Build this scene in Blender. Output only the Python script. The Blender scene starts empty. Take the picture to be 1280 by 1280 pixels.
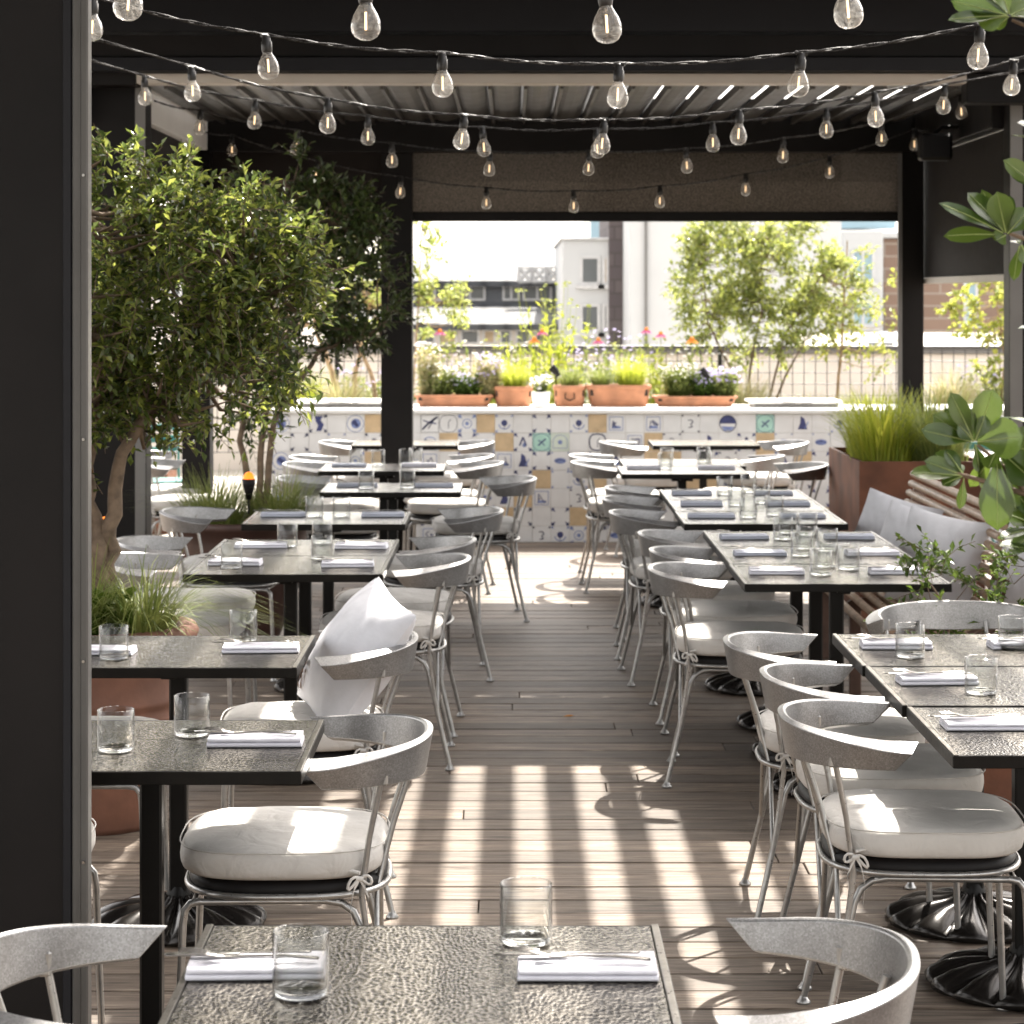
import bpy, math, random
from mathutils import Vector, Matrix, noise as mnoise
R = random.Random(7)
PI = math.pi
scene = bpy.context.scene
COL = scene.collection

# ------------------------------------------------------------------ geometry collectors
class MB:
    def __init__(s): s.v = []; s.f = []; s.m = []; s.sm = []
    def add(s, vs, fs, mi=0, sm=False):
        o = len(s.v); s.v += [tuple(p) for p in vs]
        for f in fs: s.f.append(tuple(o + i for i in f)); s.m.append(mi); s.sm.append(sm)
    def box(s, x0, x1, y0, y1, z0, z1, mi=0, c=0.0):
        if c <= 0:
            vs = [(x, y, z) for z in (z0, z1) for y in (y0, y1) for x in (x0, x1)]
            s.add(vs, [(0, 2, 3, 1), (4, 5, 7, 6), (0, 1, 5, 4), (2, 6, 7, 3), (0, 4, 6, 2), (1, 3, 7, 5)], mi); return
        pts = []; idx = {}
        X = (x0, x1); Y = (y0, y1); Z = (z0, z1)
        for i in (0, 1):
            for j in (0, 1):
                for k in (0, 1):
                    sx = c if i == 0 else -c; sy = c if j == 0 else -c; sz = c if k == 0 else -c
                    idx[i, j, k, 0] = len(pts); pts.append((X[i], Y[j] + sy, Z[k] + sz))
                    idx[i, j, k, 1] = len(pts); pts.append((X[i] + sx, Y[j], Z[k] + sz))
                    idx[i, j, k, 2] = len(pts); pts.append((X[i] + sx, Y[j] + sy, Z[k]))
        F = []
        g = lambda i, j, k, a: idx[i, j, k, a]
        cx = Vector(((x0 + x1) / 2, (y0 + y1) / 2, (z0 + z1) / 2))
        def face(l):
            a, b, d = [Vector(pts[q]) for q in l[:3]]
            n = (b - a).cross(d - b)
            ctr = sum((Vector(pts[q]) for q in l), Vector()) / len(l)
            F.append(tuple(l) if n.dot(ctr - cx) > 0 else tuple(reversed(l)))
        for i in (0, 1): face([g(i, 0, 0, 0), g(i, 1, 0, 0), g(i, 1, 1, 0), g(i, 0, 1, 0)])
        for j in (0, 1): face([g(0, j, 0, 1), g(1, j, 0, 1), g(1, j, 1, 1), g(0, j, 1, 1)])
        for k in (0, 1): face([g(0, 0, k, 2), g(1, 0, k, 2), g(1, 1, k, 2), g(0, 1, k, 2)])
        for i in (0, 1):
            for j in (0, 1): face([g(i, j, 0, 0), g(i, j, 0, 1), g(i, j, 1, 1), g(i, j, 1, 0)])
        for i in (0, 1):
            for k in (0, 1): face([g(i, 0, k, 0), g(i, 0, k, 2), g(i, 1, k, 2), g(i, 1, k, 0)])
        for j in (0, 1):
            for k in (0, 1): face([g(0, j, k, 1), g(0, j, k, 2), g(1, j, k, 2), g(1, j, k, 1)])
        for i in (0, 1):
            for j in (0, 1):
                for k in (0, 1): face([g(i, j, k, 0), g(i, j, k, 1), g(i, j, k, 2)])
        s.add(pts, F, mi)
    def tube(s, path, r, n=8, mi=0, cap=True, closed=False):
        P = [Vector(p) for p in path]; N = len(P)
        rr = r if isinstance(r, (list, tuple)) else [r] * N
        vs = []; prev = None
        for i in range(N):
            if closed: t = P[(i + 1) % N] - P[(i - 1) % N]
            else: t = P[min(i + 1, N - 1)] - P[max(i - 1, 0)]
            if t.length < 1e-9: t = Vector((0, 0, 1))
            t.normalize()
            if prev is None:
                a = Vector((0, 0, 1)) if abs(t.z) < .9 else Vector((1, 0, 0))
                u = t.cross(a).normalized()
            else:
                u = prev - t * prev.dot(t)
                u = u.normalized() if u.length > 1e-6 else t.cross(Vector((0, 0, 1))).normalized()
            prev = u; w = t.cross(u)
            for k in range(n):
                a = 2 * PI * k / n
                vs.append(P[i] + (u * math.cos(a) + w * math.sin(a)) * rr[i])
        fs = []
        for i in range(N if closed else N - 1):
            j = (i + 1) % N
            for k in range(n):
                l = (k + 1) % n
                fs.append((i * n + k, i * n + l, j * n + l, j * n + k))
        s.add(vs, fs, mi, True)
        if cap and not closed:
            s.add(vs[:n], [tuple(reversed(range(n)))], mi); s.add(vs[-n:], [tuple(range(n))], mi)
    def lathe(s, prof, n=24, c=(0, 0, 0), mi=0, fn=None, sm=True):
        vs = []; m = len(prof)
        for i in range(n):
            a = 2 * PI * i / n
            for j, (r, z) in enumerate(prof):
                q = fn(a, r, z) if fn else (r, z)
                vs.append((c[0] + q[0] * math.cos(a), c[1] + q[0] * math.sin(a), c[2] + q[1]))
        fs = []
        for i in range(n):
            k = (i + 1) % n
            for j in range(m - 1):
                fs.append((i * m + j, k * m + j, k * m + j + 1, i * m + j + 1))
        s.add(vs, fs, mi, sm)
    def grid(s, fn, nu, nv, mi=0, sm=True, cu=False):
        vs = [fn(i / nu, j / nv) for i in range(nu + (0 if cu else 1)) for j in range(nv + 1)]
        fs = []
        M = nu if cu else nu + 1
        for i in range(nu):
            for j in range(nv):
                a = i * (nv + 1) + j; b = ((i + 1) % M) * (nv + 1) + j
                fs.append((a, b, b + 1, a + 1))
        s.add(vs, fs, mi, sm)
    def build(s, name, mats, parent=None, loc=None, rot=None):
        me = bpy.data.meshes.new(name)
        me.from_pydata(s.v, [], s.f)
        if not isinstance(mats, (list, tuple)): mats = [mats]
        for m in mats: me.materials.append(m)
        me.polygons.foreach_set('material_index', s.m)
        me.polygons.foreach_set('use_smooth', s.sm)
        me.update()
        o = bpy.data.objects.new(name, me); COL.objects.link(o)
        if parent: o.parent = parent
        if loc: o.location = loc
        if rot: o.rotation_euler = rot
        return o

def tag(o, label=None, cat=None, group=None, kind=None):
    if label: o['label'] = label
    if cat: o['category'] = cat
    if group: o['group'] = group
    if kind: o['kind'] = kind
    return o
def thing(name, label, cat, loc=(0, 0, 0), rz=0, group=None):
    o = bpy.data.objects.new(name, None); COL.objects.link(o)
    o.location = loc; o.rotation_euler = (0, 0, rz); o.empty_display_size = .1
    return tag(o, label, cat, group)
def dup(root, loc=None, rz=None, label=None, group=None):
    r = root.copy(); COL.objects.link(r)
    if loc is not None: r.location = loc
    if rz is not None: r.rotation_euler = (0, 0, rz)
    if label: r['label'] = label
    if group: r['group'] = group
    def rec(a, b):
        for ch in a.children:
            c = ch.copy(); COL.objects.link(c); c.parent = b
            rec(ch, c)
    rec(root, r)
    return r

# ------------------------------------------------------------------ materials
def newmat(name):
    m = bpy.data.materials.new(name); m.use_nodes = True
    nt = m.node_tree; b = nt.nodes['Principled BSDF']
    return m, nt, b
def N(nt, t, **kw):
    n = nt.nodes.new(t)
    for k, v in kw.items():
        if k in n.inputs: n.inputs[k].default_value = v
        else: setattr(n, k, v)
    return n
def L(nt, a, ao, b, bi): nt.links.new(a.outputs[ao], b.inputs[bi])
def coords(nt, scale=(1, 1, 1)):
    tc = N(nt, 'ShaderNodeTexCoord'); mp = N(nt, 'ShaderNodeMapping'); mp.inputs['Scale'].default_value = scale
    L(nt, tc, 'Object', mp, 'Vector'); return mp
def ramp(nt, stops):
    r = N(nt, 'ShaderNodeValToRGB'); e = r.color_ramp.elements
    while len(e) < len(stops): e.new(.5)
    for i, (p, c) in enumerate(stops):
        e[i].position = p; e[i].color = (*c, 1) if len(c) == 3 else c
    return r
def mat(name, col, rough=.5, metal=0, var=.12, scale=8, bump=0, bscale=60, spec=None, dist=.002):
    m, nt, b = newmat(name)
    mp = coords(nt)
    n = N(nt, 'ShaderNodeTexNoise', Scale=scale, Detail=6.0)
    L(nt, mp, 0, n, 'Vector')
    lo = tuple(max(0, c * (1 - var)) for c in col); hi = tuple(min(1, c * (1 + var)) for c in col)
    r = ramp(nt, [(.3, lo), (.7, hi)]); L(nt, n, 'Fac', r, 0); L(nt, r, 0, b, 'Base Color')
    b.inputs['Roughness'].default_value = rough; b.inputs['Metallic'].default_value = metal
    if spec is not None: b.inputs['Specular IOR Level'].default_value = spec
    rr = N(nt, 'ShaderNodeMapRange'); rr.inputs['To Min'].default_value = max(.02, rough - .08); rr.inputs['To Max'].default_value = min(1, rough + .08)
    n3 = N(nt, 'ShaderNodeTexNoise', Scale=scale * 2.3, Detail=4.0); L(nt, mp, 0, n3, 'Vector')
    L(nt, n3, 'Fac', rr, 0); L(nt, rr, 0, b, 'Roughness')
    if bump:
        n2 = N(nt, 'ShaderNodeTexNoise', Scale=bscale, Detail=5.0); L(nt, mp, 0, n2, 'Vector')
        bp = N(nt, 'ShaderNodeBump', Strength=bump, Distance=dist); L(nt, n2, 'Fac', bp, 'Height'); L(nt, bp, 0, b, 'Normal')
    return m
M = {}
M['frame'] = mat('frame_dark', (.0062, .0051, .0049), .5, 0, .45, 2.2, .08, 300, spec=.16)
M['frame2'] = mat('frame_blue', (.009, .0092, .0115), .48, 0, .12, 3, .06, 300, spec=.2)
M['alu'] = mat('aluminium', (.15, .145, .138), .45, .3, .08, 4, .1, 120)
M['aludark'] = mat('aluminium_dark', (.075, .072, .068), .45, .3, .15, 4, .1, 120)
M['cream'] = mat('cream_trim', (.5, .46, .41), .5, 0, .06, 4)
M['white'] = mat('white_paint', (.72, .71, .69), .55, 0, .05, 3, .1, 80)
M['galv'] = None
M['black'] = mat('black_shell', (.006, .005, .005), .5, 0, .2, 20, spec=.2)
M['iron'] = mat('cast_iron', (.022, .019, .017), .24, .5, .25, 10, .1, 45)
M['column'] = mat('column_black', (.005, .0045, .004), .4, 0, .2, 8, spec=.2)
M['edge'] = mat('table_edge', (.006, .005, .004), .4, 0, .3, 25, .25, 70, spec=.15)
M['stripm'] = mat('table_strip', (.2, .185, .165), .3, .85, .2, 30, .3, 90)
M['terra'] = mat('terracotta', (.40, .18, .095), .75, 0, .3, 7, .35, 40)
M['terradark'] = mat('aged_clay', (.17, .078, .05), .8, 0, .35, 6, .5, 40)
M['brownpot'] = mat('brown_glaze', (.055, .026, .019), .5, 0, .35, 6, .3, 30)
M['corten'] = mat('corten', (.15, .058, .030), .75, .1, .4, 5, .4, 80)
M['soil'] = mat('soil', (.035, .025, .018), .95, 0, .5, 30, 1, 60, dist=.01)
M['bark'] = mat('bark', (.15, .105, .07), .85, 0, .4, 25, .8, 90, dist=.004)
M['bark2'] = mat('bark_pale', (.32, .22, .13), .85, 0, .35, 25, .6, 90, dist=.004)
M['steel'] = mat('cutlery', (.24, .23, .215), .22, 1, .05, 20)
M['napkin'] = mat('napkin', (.74, .73, .79), .85, 0, .04, 20, .3, 500, dist=.001)
M['napkinblue'] = mat('napkin_blue', (.50, .52, .60), .85, 0, .06, 20, .3, 500, dist=.001)
M['pillow'] = mat('pillow', (.62, .62, .65), .9, 0, .06, 12, .35, 24, dist=.006)
M['emblem'] = mat('emblem', (.09, .045, .025), .8)
M['grout'] = mat('grout', (.58, .56, .52), .9, 0, .08, 20)
M['tile'] = mat('tile_white', (.69, .69, .685), .22, 0, .05, 9, .12, 14)
M['tilebeige'] = mat('tile_beige', (.54, .40, .24), .3, 0, .2, 9, .15, 14)
M['tilemint'] = mat('tile_mint', (.38, .6, .52), .25, 0, .1, 9, .1, 14)
M['tilegreen'] = mat('tile_pale_green', (.58, .64, .56), .25, 0, .08, 9, .1, 14)
M['blue'] = mat('delft_blue', (.04, .05, .15), .3, 0, .4, 60)
M['bluelight'] = mat('delft_pale', (.17, .22, .42), .3, 0, .3, 60)
M['ink'] = mat('delft_ink', (.03, .035, .08), .3, 0, .3, 60)
M['stone'] = mat('render_pale', (.62, .575, .52), .85, 0, .08, 2, .3, 30)
M['turq'] = mat('turquoise_paint', (.05, .2, .18), .45, .2, .1, 8)
M['wire'] = mat('wire_dark', (.03, .03, .032), .5, .5)
M['cablem'] = mat('cable_rubber', (.02, .018, .017), .28, 0, .2, 40)
M['woodslat'] = mat('bench_wood', (.36, .25, .17), .5, 0, .25, 14, .3, 60)
M['woodend'] = mat('bench_wood_dark', (.09, .05, .035), .5, 0, .3, 14, .3, 60)

def galv():
    m, nt, b = newmat('galvanised_cast')
    mp = coords(nt)
    v = N(nt, 'ShaderNodeTexVoronoi', Scale=330.0); L(nt, mp, 0, v, 'Vector')
    n = N(nt, 'ShaderNodeTexNoise', Scale=14.0, Detail=6.0); L(nt, mp, 0, n, 'Vector')
    mx = N(nt, 'ShaderNodeMix'); mx.data_type = 'FLOAT'; mx.inputs[0].default_value = .55
    L(nt, v, 'Color', mx, 2); L(nt, n, 'Fac', mx, 3)
    r = ramp(nt, [(.25, (.2, .198, .197)), (.55, (.285, .283, .283)), (.8, (.38, .38, .385))]); L(nt, mx, 0, r, 0); L(nt, r, 0, b, 'Base Color')
    b.inputs['Metallic'].default_value = .72
    mr = N(nt, 'ShaderNodeMapRange'); mr.inputs['To Min'].default_value = .26; mr.inputs['To Max'].default_value = .42
    L(nt, n, 'Fac', mr, 0); L(nt, mr, 0, b, 'Roughness')
    n2 = N(nt, 'ShaderNodeTexNoise', Scale=420.0, Detail=3.0); L(nt, mp, 0, n2, 'Vector')
    bp = N(nt, 'ShaderNodeBump', Strength=.35, Distance=.0012); L(nt, n2, 'Fac', bp, 'Height'); L(nt, bp, 0, b, 'Normal')
    return m
M['galv'] = galv()
M['tubem'] = mat('galvanised_tube', (.36, .355, .345), .3, .8, .15, 40, .15, 200)

def cushion_mat():
    m, nt, b = newmat('cushion_canvas')
    mp = coords(nt)
    oi = N(nt, 'ShaderNodeObjectInfo'); sc9 = N(nt, 'ShaderNodeMath', operation='MULTIPLY'); sc9.inputs[1].default_value = 9.0; L(nt, oi, 'Random', sc9, 0); cb9 = N(nt, 'ShaderNodeCombineXYZ'); L(nt, sc9, 0, cb9, 0); L(nt, sc9, 0, cb9, 1); L(nt, cb9, 0, mp, 'Location')
    n = N(nt, 'ShaderNodeTexNoise', Scale=9.0, Detail=5.0); L(nt, mp, 0, n, 'Vector')
    r = ramp(nt, [(.3, (.54, .52, .49)), (.7, (.62, .60, .57))]); L(nt, n, 'Fac', r, 0)
    hs = N(nt, 'ShaderNodeHueSaturation'); L(nt, r, 0, hs, 'Color')
    mr = N(nt, 'ShaderNodeMapRange'); mr.inputs['To Min'].default_value = .9; mr.inputs['To Max'].default_value = 1.05
    L(nt, oi, 'Random', mr, 0); L(nt, mr, 0, hs, 'Value'); L(nt, hs, 0, b, 'Base Color')
    b.inputs['Roughness'].default_value = .9
    w = N(nt, 'ShaderNodeTexNoise', Scale=700.0, Detail=2.0); L(nt, mp, 0, w, 'Vector')
    n2 = N(nt, 'ShaderNodeTexNoise', Scale=13.0, Detail=3.0, Distortion=.6); L(nt, mp, 0, n2, 'Vector')
    b1 = N(nt, 'ShaderNodeBump', Strength=.3, Distance=.001); L(nt, w, 'Fac', b1, 'Height')
    b2 = N(nt, 'ShaderNodeBump', Strength=.8, Distance=.013); L(nt, n2, 'Fac', b2, 'Height'); L(nt, b1, 0, b2, 'Normal')
    L(nt, b2, 0, b, 'Normal')
    return m
M['cushion'] = cushion_mat()

def hammered():
    m, nt, b = newmat('hammered_bronze')
    mp = coords(nt, (140, 95, 30))
    n = N(nt, 'ShaderNodeTexNoise', Scale=.06, Detail=1.0); L(nt, mp, 0, n, 'Vector')
    sb = N(nt, 'ShaderNodeVectorMath', operation='SCALE'); L(nt, n, 'Color', sb, 0); sb.inputs['Scale'].default_value = 6
    ad = N(nt, 'ShaderNodeVectorMath', operation='ADD'); L(nt, mp, 0, ad, 0); L(nt, sb, 0, ad, 1)
    v = N(nt, 'ShaderNodeTexVoronoi', Scale=1.0); v.feature = 'F1'; v.inputs['Randomness'].default_value = .75
    L(nt, ad, 0, v, 'Vector')
    r = ramp(nt, [(.2, (.014, .012, .009)), (.36, (.03, .026, .022)), (.56, (.235, .215, .185))]); L(nt, v, 'Distance', r, 0)  # dimple shade and bright ridge reflections painted into the base colour
    L(nt, r, 0, b, 'Base Color')
    b.inputs['Metallic'].default_value = .85; b.inputs['Roughness'].default_value = .25
    bp = N(nt, 'ShaderNodeBump', Strength=.7, Distance=.0022); L(nt, v, 'Distance', bp, 'Height'); L(nt, bp, 0, b, 'Normal')
    return m
M['hammer'] = hammered()

def deck_mat():
    m, nt, b = newmat('deck_boards')
    mp = coords(nt, (1.1, 17, 10))
    g = N(nt, 'ShaderNodeNewGeometry')
    ad = N(nt, 'ShaderNodeVectorMath', operation='ADD'); L(nt, mp, 0, ad, 0)
    sc = N(nt, 'ShaderNodeCombineXYZ'); mu = N(nt, 'ShaderNodeMath', operation='MULTIPLY'); mu.inputs[1].default_value = 37
    L(nt, g, 'Random Per Island', mu, 0); L(nt, mu, 0, sc, 0); L(nt, sc, 0, ad, 1)
    n = N(nt, 'ShaderNodeTexNoise', Scale=3.0, Detail=9.0, Distortion=1.2); n.inputs['Roughness'].default_value = .65
    L(nt, ad, 0, n, 'Vector')
    r = ramp(nt, [(.32, (.045, .031, .022)), (.5, (.125, .094, .070)), (.68, (.25, .198, .152))]); L(nt, n, 'Fac', r, 0)
    hs = N(nt, 'ShaderNodeHueSaturation'); L(nt, r, 0, hs, 'Color')
    mr = N(nt, 'ShaderNodeMapRange'); mr.inputs['To Min'].default_value = .62; mr.inputs['To Max'].default_value = 1.32
    L(nt, g, 'Random Per Island', mr, 0); L(nt, mr, 0, hs, 'Value')
    # wear, dust and dark foot marks
    mp2 = coords(nt); st = N(nt, 'ShaderNodeTexNoise', Scale=1.6, Detail=7.0); L(nt, mp2, 0, st, 'Vector')
    sr = ramp(nt, [(.35, (.8, .8, .8)), (.65, (1.08, 1.07, 1.05))]); L(nt, st, 'Fac', sr, 0)
    mm = N(nt, 'ShaderNodeMix'); mm.data_type = 'RGBA'; mm.blend_type = 'MULTIPLY'; mm.inputs[0].default_value = 1
    L(nt, hs, 0, mm, 6); L(nt, sr, 0, mm, 7); L(nt, mm, 2, b, 'Base Color')
    b.inputs['Roughness'].default_value = .62
    bp = N(nt, 'ShaderNodeBump', Strength=.5, Distance=.002); L(nt, n, 'Fac', bp, 'Height')
    L(nt, bp, 0, b, 'Normal')
    return m
M['deck'] = deck_mat()

def leafmat(name, cols, trans=.35, rough=.35, spec=.5):
    m, nt, b = newmat(name)
    g = N(nt, 'ShaderNodeNewGeometry')
    k = len(cols); r = ramp(nt, [(i / max(1, k - 1), c) for i, c in enumerate(cols)])
    L(nt, g, 'Random Per Island', r, 0); L(nt, r, 0, b, 'Base Color')
    b.inputs['Roughness'].default_value = rough; b.inputs['Specular IOR Level'].default_value = spec
    t = N(nt, 'ShaderNodeBsdfTranslucent')
    hs = N(nt, 'ShaderNodeHueSaturation'); hs.inputs['Value'].default_value = 1.5; hs.inputs['Hue'].default_value = .485; L(nt, r, 0, hs, 'Color'); L(nt, hs, 0, t, 'Color')
    mx = N(nt, 'ShaderNodeMixShader'); mx.inputs[0].default_value = trans
    out = nt.nodes['Material Output']
    L(nt, b, 0, mx, 1); L(nt, t, 0, mx, 2); L(nt, mx, 0, out, 'Surface')
    return m
M['leaf'] = leafmat('leaf_evergreen', [(.03, .05, .014), (.06, .09, .024), (.10, .14, .032), (.15, .19, .04), (.28, .32, .07)], .45, .22, .7)
M['leafdark'] = leafmat('leaf_dark', [(.02, .034, .01), (.045, .07, .018), (.085, .12, .03)], .2, .4)
M['leafyellow'] = leafmat('leaf_yellow_green', [(.11, .15, .04), (.2, .25, .06), (.32, .36, .08), (.26, .3, .16)], .5, .4)
M['leaflime'] = leafmat('leaf_lime', [(.15, .2, .04), (.24, .28, .05), (.32, .33, .07)], .45, .5)
M['leafgloss'] = leafmat('leaf_glossy', [(.028, .058, .010), (.05, .09, .015), (.085, .135, .022)], .3, .2, .6)
M['leafbox'] = leafmat('leaf_shrub', [(.035, .06, .015), (.07, .12, .022), (.12, .18, .035)], .3, .22)
M['grass'] = leafmat('blade_green', [(.09, .13, .03), (.16, .2, .05), (.24, .27, .08)], .4, .5)
M['grassdark'] = leafmat('blade_deep', [(.045, .08, .03), (.08, .12, .045), (.14, .16, .06)], .35, .5)
M['grasslime'] = leafmat('blade_lime', [(.2, .26, .03), (.3, .36, .04), (.38, .4, .06)], .45, .5)
M['straw'] = leafmat('blade_straw', [(.3, .27, .13), (.42, .38, .2), (.22, .26, .1)], .4, .6)
M['petalwhite'] = leafmat('petal_white', [(.75, .74, .7), (.7, .68, .66)], .4, .7)
M['petallilac'] = leafmat('petal_lilac', [(.42, .36, .62), (.55, .5, .7), (.65, .58, .72)], .4, .7)
M['petalpink'] = leafmat('petal_pink', [(.42, .05, .17), (.5, .12, .26), (.55, .25, .36)], .15, .7)
M['petalorange'] = leafmat('petal_orange', [(.6, .2, .03), (.6, .3, .05)], .4, .7)

def glassmat(name, tint=(1, 1, 1), ior=1.5, boost=1.0, rough=.0, edge=.5):
    m = bpy.data.materials.new(name); m.use_nodes = True; nt = m.node_tree
    nt.nodes.remove(nt.nodes['Principled BSDF']); out = nt.nodes['Material Output']
    lw = N(nt, 'ShaderNodeLayerWeight'); lw.inputs['Blend'].default_value = .5
    pw = N(nt, 'ShaderNodeMath', operation='POWER'); pw.inputs[1].default_value = 3.2; L(nt, lw, 'Facing', pw, 0)
    tr = N(nt, 'ShaderNodeBsdfTransparent'); tr.inputs['Color'].default_value = (*tint, 1); tg = ramp(nt, [(.0, tint), (.55, tuple(c * .93 for c in tint)), (.95, tuple(c * edge for c in tint))]); L(nt, lw, 'Facing', tg, 0); L(nt, tg, 0, tr, 'Color')
    gl = N(nt, 'ShaderNodeBsdfGlossy'); gl.inputs['Roughness'].default_value = rough
    mu = N(nt, 'ShaderNodeMath', operation='MULTIPLY_ADD'); mu.inputs[1].default_value = .8 * boost; mu.inputs[2].default_value = .035 * boost; mu.use_clamp = True
    L(nt, pw, 0, mu, 0)
    mx = N(nt, 'ShaderNodeMixShader'); L(nt, mu, 0, mx, 0); L(nt, tr, 0, mx, 1); L(nt, gl, 0, mx, 2); L(nt, mx, 0, out, 'Surface')
    return m
M['glass'] = glassmat('thin_glass', (.97, .975, .97), 1.5, 1.0, .02)
M['bulbglass'] = glassmat('bulb_glass', (.95, .94, .92), 1.7, 1.5, .12, .75)
def painted_glare(m, k):
    nt = m.node_tree; out = nt.nodes['Material Output']; src = out.inputs['Surface'].links[0].from_node
    t = N(nt, 'ShaderNodeBsdfTranslucent'); t.inputs['Color'].default_value = (.9, .88, .84, 1); d_ = N(nt, 'ShaderNodeBsdfDiffuse'); d_.inputs['Color'].default_value = (.9, .88, .85, 1)
    a = N(nt, 'ShaderNodeMixShader'); L(nt, t, 0, a, 1); L(nt, d_, 0, a, 2)
    mp = coords(nt); n = N(nt, 'ShaderNodeTexNoise', Scale=140.0, Detail=4.0); L(nt, mp, 0, n, 'Vector')
    r = ramp(nt, [(.45, (k * .5,) * 3), (.7, (k * 2.2,) * 3)]); L(nt, n, 'Fac', r, 0)  # glare and white specks painted onto the clear bulb glass
    x = N(nt, 'ShaderNodeMixShader'); L(nt, r, 0, x, 0); L(nt, src, 0, x, 1); L(nt, a, 0, x, 2); L(nt, x, 0, out, 'Surface')
painted_glare(M['bulbglass'], .10)
def solidglass():
    m, nt, b = newmat('solid_glass'); b.inputs['Transmission Weight'].default_value = 1; b.inputs['Roughness'].default_value = .02
    b.inputs['Base Color'].default_value = (.97, .98, .98, 1); return m
M['solidglass'] = solidglass()
def emit(name, col, s):
    m, nt, b = newmat(name); b.inputs['Base Color'].default_value = (*col, 1)
    b.inputs['Emission Color'].default_value = (*col, 1); b.inputs['Emission Strength'].default_value = s; return m
M['filament'] = emit('filament', (1, .66, .36), .6)
M['uplamp'] = emit('uplight', (1, .22, .01), .28)
def screen_mat():
    m, nt, b = newmat('screen_mesh')
    mp = coords(nt)
    n = N(nt, 'ShaderNodeTexNoise', Scale=150.0, Detail=5.0); L(nt, mp, 0, n, 'Vector')
    r = ramp(nt, [(.42, (.035, .029, .024)), (.58, (.17, .148, .125))]); L(nt, n, 'Fac', r, 0); L(nt, r, 0, b, 'Base Color')  # sunlit dapple and foliage shadow painted into the fabric colour as speckle
    b.inputs['Roughness'].default_value = .8
    t = N(nt, 'ShaderNodeBsdfTranslucent'); L(nt, r, 0, t, 'Color')
    mx = N(nt, 'ShaderNodeMixShader'); mx.inputs[0].default_value = .3; out = nt.nodes['Material Output']
    tr = N(nt, 'ShaderNodeBsdfTransparent'); tr.inputs['Color'].default_value = (.9, .85, .8, 1)
    L(nt, b, 0, mx, 1); L(nt, t, 0, mx, 2)
    m2 = N(nt, 'ShaderNodeMixShader'); m2.inputs[0].default_value = .05; L(nt, mx, 0, m2, 1); L(nt, tr, 0, m2, 2)
    L(nt, m2, 0, out, 'Surface'); return m
M['screen'] = screen_mat()
def brickmat(name, c1, c2, mortar, sc=1.0):
    m, nt, b = newmat(name)
    tc = N(nt, 'ShaderNodeTexCoord'); sp = N(nt, 'ShaderNodeSeparateXYZ'); cb = N(nt, 'ShaderNodeCombineXYZ')
    L(nt, tc, 'Object', sp, 0); ax = N(nt, 'ShaderNodeMath', operation='ADD'); L(nt, sp, 'X', ax, 0); L(nt, sp, 'Y', ax, 1)
    L(nt, ax, 0, cb, 0); L(nt, sp, 'Z', cb, 1)
    br = N(nt, 'ShaderNodeTexBrick'); br.inputs['Scale'].default_value = sc
    br.inputs['Color1'].default_value = (*c1, 1); br.inputs['Color2'].default_value = (*c2, 1); br.inputs['Mortar'].default_value = (*mortar, 1)
    br.inputs['Brick Width'].default_value = .9; br.inputs['Row Height'].default_value = .3; br.inputs['Mortar Size'].default_value = .02
    L(nt, cb, 0, br, 'Vector'); L(nt, br, 'Color', b, 'Base Color'); b.inputs['Roughness'].default_value = .9
    return m
M['brickbrown'] = brickmat('brick_brown', (.19, .13, .10), (.24, .165, .125), (.3, .26, .22))
M['brickgrey'] = brickmat('brick_grey', (.075, .062, .065), (.10, .085, .085), (.06, .05, .05))
M['bwhite'] = mat('building_white', (.47, .48, .485), .85, 0, .05, .6)
M['bgrey'] = mat('building_grey', (.10, .108, .12), .7, 0, .1, .6)
M['broof'] = mat('zinc_roof', (.085, .09, .10), .6, 0, .15, 1.2)
def seamroof():
    m, nt, b = newmat('seam_roof'); mp = coords(nt)
    wv = N(nt, 'ShaderNodeTexWave', Scale=.55, Distortion=.0); wv.bands_direction = 'X'; L(nt, mp, 0, wv, 'Vector')
    r = ramp(nt, [(.0, (.02, .022, .025)), (.25, (.045, .049, .054)), (.9, (.062, .066, .072))]); L(nt, wv, 'Fac', r, 0); L(nt, r, 0, b, 'Base Color'); b.inputs['Roughness'].default_value = .7
    return m
M['broof'] = seamroof()
M['bwin'] = mat('dark_glass', (.07, .08, .085), .3, 0, .3, .5)
M['bblue'] = mat('blue_glass', (.25, .36, .42), .15, 0, .1, .5)
M['btan'] = mat('tan_curtain', (.42, .33, .22), .8)
M['bframe'] = mat('window_frame_white', (.5, .5, .5), .6)
M['groundm'] = mat('city_ground', (.18, .17, .16), .9, 0, .2, .05)
M['roofpale'] = mat('pale_roof', (.4, .37, .32), .9, 0, .1, 1)

# ------------------------------------------------------------------ camera, light, world
CAMH = 1.72
cam = bpy.data.cameras.new('camera'); co = bpy.data.objects.new('camera', cam); COL.objects.link(co); scene.camera = co
co.location = (0, 0, CAMH); co.rotation_euler = (PI / 2, 0, 0)
cam.sensor_width = 36; cam.lens = 3000 / 1280 * 36; cam.shift_y = -269 / 1280; cam.clip_end = 3000; cam.clip_start = .05
cam.dof.use_dof = True; cam.dof.focus_distance = 5.2; cam.dof.aperture_fstop = 11.0
SUN = Vector((.28, .70, 1)).normalized()
sd = bpy.data.lights.new('sun', 'SUN'); sd.energy = 3.1; sd.angle = math.radians(.55); sd.color = (1, .94, .85)
so = bpy.data.objects.new('sun', sd); COL.objects.link(so); so.rotation_euler = SUN.to_track_quat('Z', 'Y').to_euler()
w = bpy.data.worlds.new('World'); scene.world = w; w.use_nodes = True
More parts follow.
